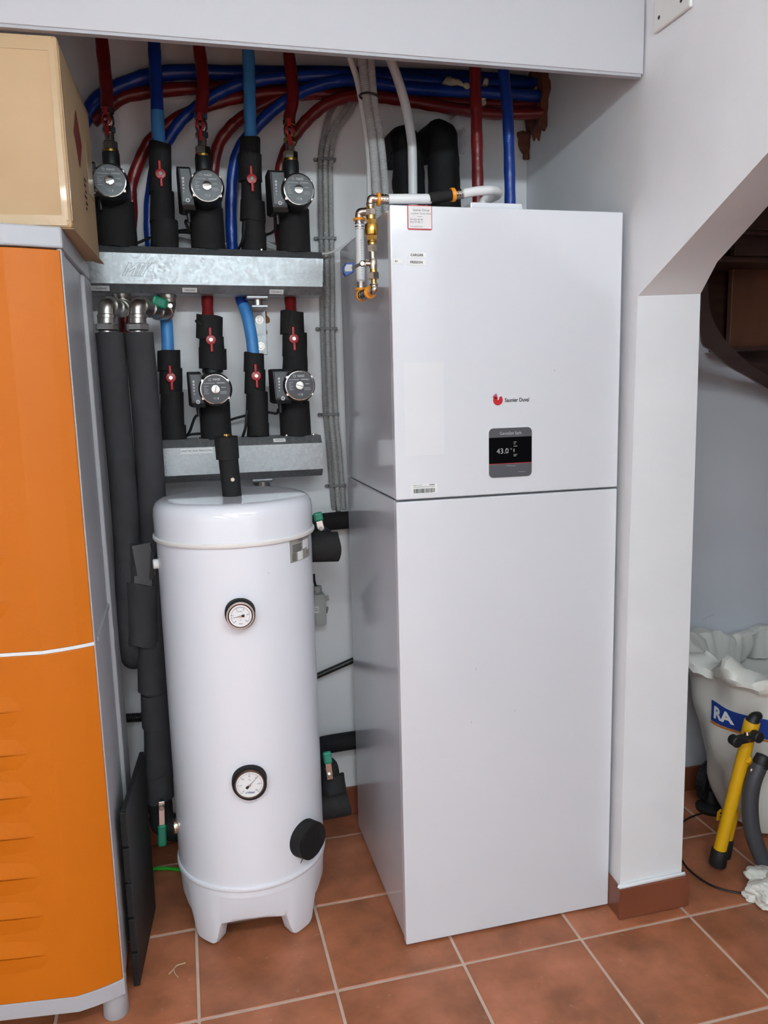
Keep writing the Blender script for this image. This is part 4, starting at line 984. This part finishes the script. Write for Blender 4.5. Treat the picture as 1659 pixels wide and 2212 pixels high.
sa = supply('thick grey lagged supply pipe nearest the orange cabinet', [(232, 700, PY), (230, 678, PY), (232, 661, PY+.006), (246, 662, PY+.04), (261, 667, PY+.09), (266, 661, PY+.135), (264, 648, MC), (264, 640, MC)], (230, 699, 715),
       [(237, 719, PY), (253, 900, PY), (270, 1100, PY), (279, 1260, PY), (285, 1380, PY), PX(287, 1415, Y=PY)+V((0, .03, -.012)), PX(288, 1422, Y=PY)+V((0, .12, -.02)), V((PX(288, 1422, Y=PY).x, WB-.002, PX(288, 1422, Y=PY).z-.02))], (264, 628), .0365)
sb = supply('thick grey lagged supply pipe beside the tank with green lever at its elbow', [(299, 700, PY), (297, 678, PY), (299, 662, PY+.004), (316, 664, PY+.03), (338, 672, PY+.075), (358, 674, PY+.12), (364, 660, MC), (363, 645, MC)], (297, 699, 715),
       [(299.5, 719, PY), (316, 900, PY), (330, 1100, PY), (333, 1180, PY), (330, 1300, PY+.0), (332, 1400, PY), (338, 1500, PY), (342, 1600, PY), (346, 1680, PY)], (363, 630), .0375,
       wraps=[(311, 1258, 1390, PY-.006, .0505, 3), (329, 1386, 1490, PY-.006, .0400, 8), (337, 1500, 1572, PY, .0395, 4), (342, 1570, 1676, PY, .0385, 6), (345, 1668, 1725, PY, .0400, 2)])
# grey tape scraps on the second pipe
for k, (x0, y0, x1, y1, dy) in enumerate(((288, 1176, 334, 1246, .0), (322, 1192, 336, 1252, -.003), (288, 1246, 330, 1274, .002))):
    q0, q1 = PX(x0, y0, Y=PY-.049+dy), PX(x1, y1, Y=PY-.049+dy)
    part('tape_patch', G().obox((q0+q1)/2, (.98, .1, -.12 if k else .1), (-.1, .98, .05), (.12 if k else -.1, -.05, .98), q1.x-q0.x, .004, q0.z-q1.z, .001), 'tape_grey' if k != 1 else 'foam_grey', sb)
q = PX(310, 1215, Y=PY-.012); part('foam_wrap', ragged(PX(308, 1268, Y=PY-.006), PX(306, 1172, Y=PY-.006), .0405, 21, 30, amp=.05, wave=.006), 'foam_grey', sb)
part('lagging_end', G().sphere(PX(333, 1488, Y=PY-.006), .0392, (1, 1, .62), 3), 'foam_grey', sb)
# green lever at the elbow
g0, g1 = PX(368, 661, Y=.485), PX(333, 649, Y=.47); dg = (g1-g0).normalized()
lv = part('lever_arm', G().obox((g0+g1)/2, dg, YA, dg.cross(YA), (g1-g0).length, .006, .014, .002), 'steel', sb)
part('lever_grip', G().obox(g0.lerp(g1, .66)-YA*.003, dg, YA, dg.cross(YA), (g1-g0).length*.92, .014, .029, .007, 3), 'lever_green', lv, 'green plastic lever grip')
part('grip_panel', G().obox(g0.lerp(g1, .60)-YA*.0105, dg, YA, dg.cross(YA), .020, .001, .015), 'grip_inset', lv)
part('lever_nut', G().hexn(g0-YA*.003, g0-YA*.009, .007), 'chrome', lv)
# lower-left ball valve into the tank
c = PX(347, 1762, Y=.395)
t = thing('drain_valve', 'ball valve with hanging green lever at the lower left of the tank', 'valve', (c.x, c.y, c.z-.06), 'green lever ball valves')
zt0 = PX(345, 1722, Y=PY)
part('foam_elbow', G().tube([V((zt0.x, PY, zt0.z)), V((c.x, PY, c.z+.01)), V((c.x+.004, PY-.01, c.z-.03)), V((c.x+.03, .40, c.z-.045)), V((TC[0]-.168, TC[1]+.075, c.z-.045))], .036, 22, 6).noise(.004, 30), 'foam_black', t)
l0, l1 = PX(349, 1732, Y=.355), PX(351, 1826, Y=.352); dl = (l1-l0).normalized()
lv = part('lever_arm', G().obox(l0.lerp(l1, .28), XA, YA, dl, .0165, .004, (l1-l0).length*.58, .001), 'chrome', t)
part('lever_nut', G().hexn(l0.lerp(l1, .12)-YA*.002, l0.lerp(l1, .12)-YA*.009, .0075).cyl(l0.lerp(l1, .12)+YA*.05, l0.lerp(l1, .12), .008, seg=14), 'steel', lv)
part('lever_grip', G().obox(l0.lerp(l1, .77), XA, YA, dl, .0245, .013, (l1-l0).length*.50, .006, 3), 'lever_green', lv, 'green plastic lever grip')
part('grip_panel', G().obox(l0.lerp(l1, .74)-YA*.007, XA, YA, dl, .015, .001, .036), 'grip_inset', lv)
# ---- right-hand tank valves
def green_lever(p_base, p_tip, t, w_=.02, arm=.5):
    d = (p_tip-p_base).normalized(); sx = d.cross(YA).normalized(); L = (p_tip-p_base).length
    lv = part('lever_arm', G().obox(p_base.lerp(p_tip, arm*.5), sx, YA, d, w_*.72, .004, L*arm*1.15, .001), 'chrome', t)
    part('lever_nut', G().hexn(p_base.lerp(p_tip, .12)-YA*.002, p_base.lerp(p_tip, .12)-YA*.009, .0065).cyl(p_base.lerp(p_tip, .12)+YA*.04, p_base.lerp(p_tip, .12), .007, seg=12), 'steel', lv)
    part('lever_grip', G().obox(p_base.lerp(p_tip, .5+arm*.5), sx, YA, d, w_, .013, L*(1-arm), .005, 3), 'lever_green', lv, 'green plastic lever grip')
    part('grip_panel', G().obox(p_base.lerp(p_tip, .5+arm*.5)-YA*.007, sx, YA, d, w_*.62, .001, L*(1-arm)*.55), 'grip_inset', lv)
c = PX(703, 1180, Y=.31)
t = thing('flow_valve', 'black lagged ball valve with green lever right of the tank just below its lid', 'valve', (c.x, c.y, c.z-.05), 'green lever ball valves')
part('foam_body', ragged(V((TC[0]+.190, .31, c.z)), V((c.x+.034, .305, c.z-.002)), .041, 5, 32, amp=.02, wave=.003), 'foam_black', t)
part('lagged_run', G().tube([V((c.x-.004, .32, c.z+.01)), V((c.x-.002, .42, c.z+.012)), V((c.x+.0, .52, c.z+.012)), V((c.x+.012, .60, c.z+.012)), V((c.x+.06, .638, c.z+.012)), V((c.x+.2, .645, c.z+.012)), V((c.x+.42, .645, c.z+.012))], .0285, 22, 7), 'foam_black', t)
part('foam_wrap', ragged(V((c.x-.002, .34, c.z+.008)), V((c.x-.001, .40, c.z+.012)), .0345, 7, 28, amp=.03), 'foam_black', t)
green_lever(PX(694, 1146, Y=.335), PX(685, 1107, Y=.335), t, .026, .52)
c2 = PX(728, 1736, Y=.31)
t = thing('return_valve', 'black lagged ball valve with green lever low on the right of the tank', 'valve', (c2.x, c2.y, c2.z-.045), 'green lever ball valves')
part('foam_body', ragged(V((TC[0]+.188, .31, c2.z-.004)), V((c2.x+.034, .31, c2.z)), .0365, 6, 32, amp=.02, wave=.004), 'foam_black', t)
vt_ = PX(718, 1640, Y=.36)
hz_ = PX(735, 1603, Y=.645).z; rx_ = PX(707, 1660, Y=.37).x
part('foam_riser', G().tube([V((c2.x-.008, .318, c2.z+.002)), V((c2.x-.012, .335, c2.z+.045)), V((rx_, .37, c2.z+.09)), V((rx_-.012, .44, hz_-.03)), V((rx_-.012, .53, hz_)), V((rx_+.01, .61, hz_)), V((rx_+.07, .643, hz_)), V((rx_+.42, .645, hz_))], .0300, 22, 7), 'foam_black', t)
part('foam_wrap', ragged(V((c2.x-.004, .322, c2.z+.026)), V((c2.x-.008, .337, c2.z+.072)), .0365, 9, 28, amp=.03, wave=.004), 'foam_black', t)
green_lever(PX(713, 1681, Y=.285), PX(706, 1624, Y=.285), t, .0235, .56)
# siphon bottle on the wall
p0 = PX(690, 1347, Y=.66); p1_ = PX(690, 1275, Y=.66)
t = thing('siphon_bottle', 'translucent plastic condensate bottle on the wall right of the tank', 'bottle', p0, None)
part('bottle_body', G().box((p0.x-.020, .63, p0.z), (p0.x+.020, .69, p1_.z-.008), .006).cyl((p0.x+.018, .66, p1_.z-.03), (p0.x+.034, .66, p1_.z-.028), .0085, seg=16).cyl((p0.x-.002, .66, p1_.z-.009), (p0.x-.002, .66, p1_.z), .012, seg=18), 'bottle_clear', t)
part('bottle_cap', G().lathe((p0.x-.002, .66, p1_.z-.002), ZA, [(0, .0145), (.014, .0145), (.017, .012)], 20), 'conduit_grey', t)
part('side_clip', G().cyl((p0.x+.020, .655, p0.z+.05), (p0.x+.030, .655, p0.z+.05), .006, seg=10).cyl((p0.x+.022, .655, p0.z+.04), (p0.x+.027, .655, p0.z+.04), .005, seg=10), 'clip_grey', t)
q = PX(683, 1317, Y=.6295)
part('bottle_label', G().obox(q, XA, YA, ZA, .018, .0005, .021), 'paper', t)
text('lettering', 'KEN\nPARRA', .0048, q-YA*.0006, XA, ZA, 'ink', t, sx=.8)
part('feed_tube', G().tube([V((p0.x-.006, .66, p1_.z+.01)), PX(679, 1255, Y=.66), PX(678, 1240, Y=.66)], .004, 10), 'cable_black', t)
solo('drain_pipe', G().cyl(PX(640, 1480, Y=.66), PX(790, 1414, Y=.66), .0095, seg=16), 'cable_black', 'thin straight black pipe slanting behind the tank to the heat pump', 'pipe')
solo('corrugated_hose', G().ribbed([PX(255, 1552, Y=.66), PX(290, 1550, Y=.66), PX(345, 1547, Y=.66), PX(400, 1546, Y=.66)], .0145, .006, .0015, 14), 'cable_black', 'black ribbed hose crossing the wall behind the lower left pipe', 'hose')
solo('garden_hose', G().tube([PX(285, 1880, Z=.007), PX(330, 1877, Z=.007), PX(365, 1876, Z=.007), PX(400, 1879, Z=.007), PX(450, 1870, Z=.007)], .0055, 10), 'hose_green', 'thin bright green hose on the floor behind the tank foot', 'hose')
# ---- cables
def cable(label, pts, r=.004, m='cable_black', group='pump cables', start=None):
    P_ = ([start] if start is not None else [])+[PX(x, y, Y=Y) for x, y, Y in pts]
    solo('power_cable', G().tube(P_, r, 8, 8), m, label, 'cable', group)
cable('black cable hanging from the middle top pump box', [(401, 478, .53), (404, 488, .545), (411, 500, .56), (404, 497, .60), (384, 499, .645)], start=P2[1])
cable('black cable between the left top valve and middle top pump sleeve', [(376, 502, .645), (400, 502, .645), (425, 506, .645)])
cable('black cable between the leftmost pump sleeve and its valve', [(285, 529, .645), (302, 523, .645), (320, 515, .645), (340, 510, .645)])
cable('black cable curving from the right top pump box behind its valve', [(595, 478, .53), (597, 488, .55), (588, 502, .60), (560, 512, .645)], start=P3[1])
cable('black cable dropping beside the right top valve onto the manifold', [(529, 478, .525), (527, 500, .525), (522, 525, .55), (512, 543, .615)])
cable('black cable curving from the left lower pump box to the manifold', [(420.5, 903, .53), (411, 929, .56), (404, 941, .60), (395, 945, .645)], start=P4[1])
cable('black cable between left lower valve and left lower pump sleeve', [(398, 942, .645), (415, 938, .645), (445, 936, .645)])
cable('black cable looping from the right lower pump box behind the valve', [(601, 885, .53), (598, 893, .55), (581, 891, .60), (555, 890, .645), (533, 897, .645), (504, 905, .645), (480, 915, .645)], start=P5[1])
cable('black cable running down beside the right lower valve', [(534, 886, .535), (532, 905, .535), (530, 925, .54), (522, 949, .60), (518, 955, .62)])
cable('thin white cable strung behind the top valves to the heat pump', [(370, 505, .655), (400, 512, .655), (440, 522, .655), (495, 527, .655), (520, 523, .655), (560, 520, .655), (600, 534, .655), (640, 545, .65), (690, 548, .64), (712, 546, .63), (736, 535, .62), (762, 518, .61)], .0032, 'cable_white')
# small marks on the back wall
# ================================================================ ORANGE CABINET
CX = -.704; CF = -.050; CBX = -1.36; CB = .445
t = thing('resin_cabinet', 'tall grey plastic utility cabinet with ribbed orange doors', 'cabinet', ((CX+CBX)/2, .2, 0))
cab = t
part('body', G().box((CBX, CF+.018, .07), (CX-.003, CB, 1.765), .005), 'cab_grey', t)
part('side_frame', G().box((CX-.01, CF+.004, .07), (CX, CF+.05, 1.764), .002), 'cab_grey', t)
part('side_rib', G().box((CX-.01, .29, .075), (CX+.007, CB-.002, 1.760), .005), 'cab_grey', t)
part('side_band', G().box((CX-.01, CF+.05, .921), (CX+.002, .29, .931), .001), 'cab_grey', t)
def bow(x0, off=0): return [V((x0+.001, CF+.02, 0)), V((x0, CF-off, 0)), V((x0-.03, CF-.012-off, 0)), V((x0-.065, CF-.022-off, 0)), V((x0-.101, CF-.029-off, 0)), V((-1.0, CF-.004-off, 0)), V((-1.2, CF-.029-off, 0)), V((CBX, CF-off, 0)), V((CBX, CF+.02, 0))]
def slabz(poly, z0, z1, bev=.0015): return G().prism([p+ZA*z0 for p in poly], (0, 0, z1-z0), bev)
part('top', slabz([V((CX+.004, CB, 0)), V((CX+.004, CF-.002, 0)), V((CX-.10, CF-.030, 0)), V((-1.2, CF-.030, 0)), V((CBX, CF, 0)), V((CBX, CB, 0))], 1.764, 1.8058, .004), 'cab_grey', t)
part('base_skirt', slabz(bow(CX+.001), .069, .1085), 'cab_grey', t)
ld = part('door', slabz(bow(CX-.003), .1095, .926), 'cab_orange', t)
part('door_gap_strip', slabz(bow(CX-.002, -.0015), .9265, .9345, .0008), 'pex_white', t)
ud = part('door', slabz(bow(CX-.003), .935, 1.7605), 'cab_orange', t)
for xr, y in ((54, 1536), (68, 1628), (78, 1719), (89, 1806), (97, 1892), (107, 1976), (117, 2060), (30, 1300), (22, 1200), (15, 1100)):
    e = PX(xr, y, Y=CF-.024)
    for sg in (1, -1):
        secs = []
        for x, k in ((e.x, .05), (e.x-.03, .7), (e.x-.07, 1), (-.985, 1)):
            yb = CF-.029+.025*max(0, (-.805-x))/.195+.001
            secs.append([V((x, yb, e.z+sg*.0018)), V((x, yb-.006*k, e.z+sg*.0018)), V((x, yb-.0045*k, e.z+sg*.014)), V((x, yb, e.z+sg*.048))])
        part('door_rib', G().rings(secs), 'cab_orange', ld if y > 1400 else ud)
        part('door_rib', G().rings([[V((-2.005-p.x, p.y, p.z)) for p in r_] for r_ in secs]), 'cab_orange', ld if y > 1400 else ud)
for x, y in ((-.731, -.018), (-1.33, -.018), (-.731, .41), (-1.33, .41)):
    part('foot', G().lathe((x, y, 0), ZA, [(0, .028), (.003, .030), (.072, .028)], 24), 'cab_grey', t)
part('foot_web', G().box((CX-.02, CF+.03, .02), (CX-.004, CF+.07, .085), .003), 'cab_grey', t)
# ================================================================ CARDBOARD BOX
bx0 = V((-.680, -.040, 1.8062))
by = V((.013, .446, 0)).normalized(); bxx = V((by.y, -by.x, 0))
t = thing('cardboard_box', 'large plain brown cardboard box resting on the orange cabinet', 'box', bx0-bxx*.26+by*.2)
BH = .362
def bp(u, v, z): return bx0-bxx*u+by*v+ZA*z
g = G().prism([bp(0, 0, 0), bp(.52, 0, 0), bp(.52, .44, 0), bp(0, .44, 0)], (0, 0, BH), .006)
part('carton', g, 'cardboard', t)
part('tape_strip', G().obox(bp(.26, -.0008, BH-.016), bxx, by, ZA, .50, .001, .026), 'box_tape', t)
part('tape_strip', G().obox(bp(.26, -.0008, .014), bxx, by, ZA, .50, .001, .020), 'box_tape', t)
part('tape_strip', G().obox(bp(.012, -.0009, BH/2), bxx, by, ZA, .012, .001, BH-.03), 'box_tape', t)
part('tape_strip', G().obox(bp(-.0008, .012, BH/2), bxx, by, ZA, .001, .014, BH-.03), 'box_tape', t)
part('bottom_flap', G().prism([bp(.02, .0, -.0015), bp(-.002, .004, -.0015), bp(-.006, .20, -.004), bp(-.010, .446, -.006), bp(.012, .446, -.0015)], (.0, 0, .0012)), 'cardboard', t)
part('printed_diamond', G().prism([bp(-.0012, .19, .285), bp(-.0012, .245, .225), bp(-.0012, .19, .165), bp(-.0012, .135, .225)], bxx*.0006), 'box_print', t, 'faded red printed diamond')
g = G()
for k in range(6): g.obox(bp(-.0014, .25+.010*(k % 2), .09+.013*k), bxx, by, ZA, .0006, .016+.008*(k % 3), .005)
part('printed_text', g, 'ink', t)
part('address_label', G().obox(bp(-.0014, .36, .20), bxx, by, ZA, .0008, .08, .12), 'box_tape', t)
# ================================================================ BLACK SLATTED PANEL standing beside the cabinet
a0 = V((-.680, .06, 0)); a1 = V((-.650, .36, 0)); dn = (a1-a0).normalized(); nn_ = V((dn.y, -dn.x, 0))
t = thing('black_panel', 'dark plastic panel standing on edge between cabinet and tank', 'panel', (a0+a1)/2)
zf = PX(284, 1747, Y=.06).z; zr = PX(311, 1623, Y=.36).z
g = G().prism([a0, a1, V((a1.x, a1.y, zr)), V((a0.x, a0.y, zf))], nn_*-.012, .0015)
part('board', g, 'panel_black', t)
for k in range(5):
    z0 = .0+zf*k/5
    part('edge_slat', G().obox(a0+V((0, -.004, z0+zf/10))-nn_*.007, nn_, dn, ZA, .016, .010, zf/5-.006, .002), 'panel_black', t)
p = PX(375, 2098, Z=0)
solo('straw_scrap', G().tube([p+V((-.012, -.01, .002)), p+V((0, .003, .003)), p+V((.008, .016, .002)), p+V((.03, .02, .002))], .0016, 5).tube([p+V((0, .003, .003)), p+V((.004, -.012, .002)), p+V((.012, -.028, .002))], .0013, 5), 'straw', 'small pale straw scrap lying on the floor tile', 'debris')
# ================================================================ BEYOND THE PILLAR
# winding wooden stair
sy = [.16, .18, .22, .28, .34, .40, .44]
st_o = [(1522, 470), (1514, 560), (1515, 645), (1517, 735), (1537, 757), (1573, 789), (1622, 817), (1675, 848), (1760, 885)]
st_i = [(1550, 470), (1530, 560), (1531, 642), (1541, 692), (1569, 737), (1606, 774), (1640, 800), (1690, 826), (1770, 860)]
sY = [.14, .14, .15, .18, .22, .28, .34, .39, .42]
O_ = [PX(x, y, Y=Y) for (x, y), Y in zip(st_o, sY)]; I_ = [PX(x, y, Y=Y+.02) for (x, y), Y in zip(st_i, sY)]
O_ += [V((1.95, .42, O_[-1].z-.22)), V((2.29, .42, O_[-1].z-.46))]; I_ += [V((1.97, .44, I_[-1].z-.20)), V((2.29, .44, I_[-1].z-.42))]
t = thing('winding_stair', 'dark wooden winding staircase with a curved stringer seen past the pillar', 'staircase', (1.35, .35, min(p.z for p in O_)))
Oc, Ic = catmull(O_, 5), catmull(I_, 5)
g = G().rings([[o, i, i+V((.0, .03, .004)), o+V((.02, .035, 0))] for o, i in zip(Oc, Ic)])
part('curved_stringer', g, 'wood_dark', t)
def zz(y, x=1600, Y=.3): return PX(x, y, Y=Y).z
def sx(x, y, Y): return PX(x, y, Y=Y).x
xr = 2.285
bp_ = [PX(x, y, Y=.46) for x, y in ((1526, 470), (1521, 560), (1524, 650), (1531, 716), (1553, 747), (1590, 780), (1631, 806), (1685, 834), (1790, 872))]
bp_ += [V((2.29, .46, bp_[-1].z-.42))]
part('back_panel', G().prism(bp_+[V((bp_[-1].x, .46, zz(330, Y=.46))), V((bp_[0].x, .46, zz(330, Y=.46)))], (0, .02, 0)), 'wood_dark', t)
part('tread', G().box((sx(1556, 560, .26), .26, zz(566, Y=.26)), (xr, .455, zz(553, Y=.26)), .003), 'wood_dark', t)
part('riser', G().box((sx(1580, 650, .40), .40, zz(748, Y=.40)), (xr, .42, zz(566, Y=.40)+.002), .002), 'wood_red', t)
part('tread', G().box((sx(1581, 748, .34), .345, zz(757, Y=.34)), (xr, .455, zz(747, Y=.34)), .003), 'wood_dark', t)
part('riser', G().box((sx(1588, 530, .24), .24, zz(551, Y=.24)), (xr, .26, zz(505, Y=.24)), .002), 'wood_dark', t)
part('tread', G().box((sx(1596, 500, .20), .20, zz(506, Y=.20)), (xr, .44, zz(494, Y=.20)), .003), 'wood_dark', t)
part('riser', G().box((sx(1612, 470, .185), .185, zz(494, Y=.185)), (xr, .2, zz(400, Y=.185)), .002), 'wood_dark', t)
# plastic sack with blue lettering
SX, SY = 1.365, .24
rows_ = [(1600, 1812, 0), (1568, 1770, 0), (1545, 1700, 0), (1530, 1615, 0), (1521, 1555, 0), (1513, 1490, 0), (1506, 1462, 0)]
prof = []
for x, y, _ in rows_:
    p = PX(x, y, Y=SY); prof.append((p.z, SX-p.x-.022))
prof[0] = (0.004, prof[0][1]); ztop = prof[-1][0]
prof = sorted(prof)
prof = [(max(.004, z), r) for z, r in prof]
t = thing('plastic_sack', 'open white plastic sack with a blue lettered band under the stair', 'sack', (SX, SY, 0))
def sack_r(z):
    for (z0, r0_), (z1, r1_) in zip(prof, prof[1:]):
        if z0 <= z <= z1: return r0_+(r1_-r0_)*(z-z0)/max(1e-6, z1-z0)
    return prof[-1][1] if z > prof[-1][0] else prof[0][1]
def sq(th): return 1/max(.001, (abs(math.cos(th))**2.6+abs(math.sin(th))**2.6))**(1/2.6)
def sack_pt(th, z, off=0):
    r = sack_r(z)+off; k = sq(th); kk = .007*math.sin(5*th+z*14)+.005*math.sin(9*th-z*25)
    return V((SX+math.cos(th)*(r*k+kk), SY+math.sin(th)*(r*k*.72+kk), z))
NS = 144; g = G(); rs = []
for k in range(19):
    z = .004+(ztop-.004)*k/18; rs.append([sack_pt(2*math.pi*j/NS, z) for j in range(NS)])
zc = ztop
from mathutils import noise as NZ
# crumpled collar folded out and back in
for dz, dr in ((.006, .012), (.018, .026), (.032, .032), (.048, .026), (.060, .008), (.064, -.020), (.05, -.045), (.01, -.055), (-.05, -.05)):
    ring = []
    for j in range(NS):
        th = 2*math.pi*j/NS; q = sack_pt(th, zc, dr); n_ = NZ.noise(V((math.cos(th)*3.2, math.sin(th)*3.2, dz*22)))
        m_ = NZ.noise(V((math.cos(th)*8, math.sin(th)*8, dz*30+5)))
        q += V((math.cos(th), math.sin(th), 0))*(.034*n_+.024*abs(m_)-.006)+ZA*(dz+.045*n_*min(1, max(0, dz-.01)/.03)+.014*m_); ring.append(q)
    rs.append(ring)
g.rings(rs, cap=False)
part('sack_skin', g, 'sack_white', t)
def sband(name, th0, th1, z0f, z1f, m, off):
    g = G(); n_ = 24; rs = []
    for k in range(n_+1):
        th = th0+(th1-th0)*k/n_
        rs.append([sack_pt(th, z0f(th)+(z1f(th)-z0f(th))*q/3, off) for q in range(4)]+[sack_pt(th, z0f(th)+(z1f(th)-z0f(th))*q/3, off-.003) for q in (3, 2, 1, 0)])
    g.rings(rs); part(name, g, m, t)
zb1 = PX(1545, 1605, Y=SY-.15).z; zb0 = PX(1545, 1560, Y=SY-.15).z
th0, th1 = math.radians(183), math.radians(325)
sl_ = lambda th: -.012*(th-math.radians(200))
sband('blue_band', th0, th1, lambda th: zb1+sl_(th), lambda th: zb0+sl_(th), 'sack_blue', .002)
sband('orange_line', th0, th1, lambda th: zb1-.009+sl_(th), lambda th: zb1-.002+sl_(th), 'sack_orange', .002)
def sw(th_c):
    return lambda x, y: sack_pt(th_c+x/.2, (zb0+zb1)/2+sl_(th_c)+y, .0035)
text('lettering', 'RA', .038, (0, 0, 0), XA, ZA, 'print_white', t, wrap=sw(math.radians(196)), bold=.0022)
text('lettering', 'AT', .038, (0, 0, 0), XA, ZA, 'print_white', t, wrap=sw(math.radians(258)), bold=.0022)
# yellow tubular frame with black end caps
y0 = PX(1553, 1842, Y=.055); y1 = PX(1622, 1570, Y=.02)
t = thing('tubular_frame', 'yellow tubular stand with black clamp knob leaning against the sack', 'stand', (y0.x, y0.y, 0))
part('yellow_tube', G().cyl(y0, y1, .0190, seg=24), 'yellow', t)
dy = (y1-y0).normalized()
part('end_cap', G().cyl(V((y0.x-.004, y0.y, .018)), y0+dy*.014, .0255, .0235, seg=24, bev=.005), 'rubber_black', t)
o2 = V((.046, .030, .0)); part('yellow_tube', G().cyl(y0+o2+dy*.02, y0+o2+dy*.12, .016, seg=18), 'yellow', t)
part('end_cap', G().cyl(V((y0.x+.042, y0.y+.030, .018)), y0+o2+dy*.022, .020, seg=18, bev=.003), 'rubber_black', t)
lz = PX(1556, 1762, Y=.1); part('yellow_lug', G().prism([lz+V((-.010, 0, -.016)), lz+V((.012, 0, -.014)), lz+V((.014, 0, .012)), lz+V((.004, 0, .02)), lz+V((-.008, 0, .01))], (0, .006, 0), .001), 'yellow', t)
for k in (-.004, .008): part('lug_hole', G().cyl(lz+V((.001, -.001, k)), lz+V((.001, .0, k)), .003, seg=10), 'rubber_black', t)
part('yellow_sleeve', G().cyl(y1-dy*.03, y1+dy*.018, .0225, seg=20, bev=.002), 'yellow', t)
part('handle_tip', G().tube([y1+dy*.014, y1+dy*.03+V((.006, 0, 0)), PX(1641, 1545, Y=.02)], lambda f: .020*(1-.45*f), 14), 'rubber_black', t)
k0 = PX(1611, 1595, Y=-.012)
kd = (PX(1645, 1588, Y=-.005)-PX(1578, 1602, Y=-.005)).normalized()
kb = part('clamp_knob', G().obox(k0, kd, YA, kd.cross(YA), .070, .024, .026, .010, 3).lathe(k0-kd*.036+YA*.012, (0, -1, 0), [(0, .015), (.024, .0165), (.027, .013)], 20).lathe(k0+kd*.036+YA*.012, (0, -1, 0), [(0, .015), (.024, .0165), (.027, .013)], 20), 'rubber_black', t, 'black two-lobed clamp knob')
part('knob_bolt', G().cyl(k0-YA*.012, k0-YA*.0155, .006, seg=12), 'chrome', kb)
part('knob_washer', G().cyl(k0+ZA*.013-YA*.006, k0+ZA*.022-YA*.004, .009, seg=14), 'chrome', kb)
gt = [PX(1641, 1650, Y=.0), PX(1626, 1690, Y=.0), PX(1620, 1735, Y=.0), PX(1624, 1790, Y=-.005), PX(1638, 1835, Y=-.01), PX(1652, 1868, Y=-.015)]
part('grey_tube', G().tube(gt, .0235, 18, 7), 'tube_grey', t)
part('tube_clip', G().cyl(PX(1641, 1655, Y=0), PX(1650, 1632, Y=0), .0245, .021, seg=16, bev=.002), 'rubber_black', t)
part('tube_bolt', G().lathe(PX(1623, 1663, Y=-.018), (0, -1, 0), [(0, .006), (.003, .0055), (.005, .003)], 12), 'chrome', t)
e = gt[-1]; part('end_cap', G().cyl(e+V((-.002, .002, .012)), V((e.x+.012, e.y-.004, .002)), .0195, .02, seg=16, bev=.003), 'rubber_black', t)
part('yellow_bridge', G().tube([PX(1615, 1640, Y=.01), PX(1622, 1648, Y=.02), PX(1638, 1655, Y=.01)], .011, 12), 'yellow', t)
# ribbed black wheel tucked behind the sack
wc = PX(1521, 1682, Y=.40); wr = .066
t = thing('trolley_wheel', 'black ribbed wheel and foot tucked behind the white sack', 'wheel', (wc.x, wc.y, 0))
prf = [(0, .03), (.0, wr*.9), (.006, wr), (.026, wr), (.032, wr*.9), (.032, .03)]
wz = wr+.04
wc = V((wc.x, wc.y, wc.z))
part('tyre', G().lathe(wc, V((.45, -.89, 0)), prf, 36), 'rubber_black', t)
g = G(); wx, wy, wn = basis(V((.45, -.89, 0)))
for k in range(30):
    a_ = 2*math.pi*k/30; d = wx*math.cos(a_)+wy*math.sin(a_); e_ = wn.cross(d)
    g.obox(wc+d*(wr+.0005)+wn*.016, d, e_, wn, .005, .005, .026)
part('tread_blocks', g, 'rubber_black', t)
part('hub', G().cyl(wc+wn*.0, wc+wn*.036, .028, seg=20, bev=.003), 'tube_grey', t)
b_ = PX(1535, 1748, Z=.0)
part('foot_cone', G().lathe(V((b_.x, b_.y, 0)), ZA, [(0, .048), (.012, .050), (.022, .036), (.03, .02), (max(.05, wc.z-.02), .014)], 24), 'rubber_black', t)
part('red_bracket', G().obox(V((b_.x+.012, b_.y, .075)), XA, YA, ZA, .022, .02, .05, .003), 'wood_red', t)
# crumpled plastic bag and loose cable on the floor
bc = PX(1668, 1940, Z=.0)
g = G(); bmesh.ops.create_icosphere(g.bm, subdivisions=5, radius=1)
for v in g.bm.verts:
    d = v.co.normalized(); n_ = NZ.noise(d*1.7)+.5*abs(NZ.noise(d*3.6+V((3, 1, 0))))-.35*abs(NZ.noise(d*6.5))
    r = 1+.42*n_
    v.co = V((bc.x+.02+d.x*.085*r, bc.y+d.y*.075*r, max(.003, .026+d.z*.055*r)))
solo('plastic_bag', g, 'sack_white', 'crumpled white plastic bag lying on the floor tiles', 'bag')
solo('loose_cable', G().tube([PX(1535, 1752, Z=.004), PX(1500, 1762, Z=.004), PX(1474, 1778, Z=.004), PX(1462, 1815, Z=.004), PX(1468, 1848, Z=.004), PX(1491, 1881, Z=.004), PX(1540, 1914, Z=.004), PX(1602, 1929, Z=.004), PX(1660, 1926, Z=.004)], .003, 8, 8), 'cable_black', 'thin black cable curving over the floor round the pillar foot', 'cable')
# pencil scribble and wall specks
p = PX(1530, 1336, Y=.4995); g = G()
for k in range(7): g.quad(p+XA*(k*.007-.02)+ZA*(.002*k), (.35, 0, .94), (.94, 0, -.35), -.006+.003*(k % 2), -.0005, .006, .0005)
solo('pencil_marks', g, 'conduit_dark', 'faint row of pencil strokes on the wall above the sack', 'marks')
g = G()
for k, (x, y, w_) in enumerate(((575, 690, .010), (573, 718, .007), (572, 678, .006))):
    p = PX(x, y, Y=WB-.0012); g.sphere(p, w_, (1, .15, 1.4), 2)
g.noise(.004, 80)
solo('rust_stain', g, 'rust', 'small rusty patch on the back wall beside the long zinc bracket', 'stain')
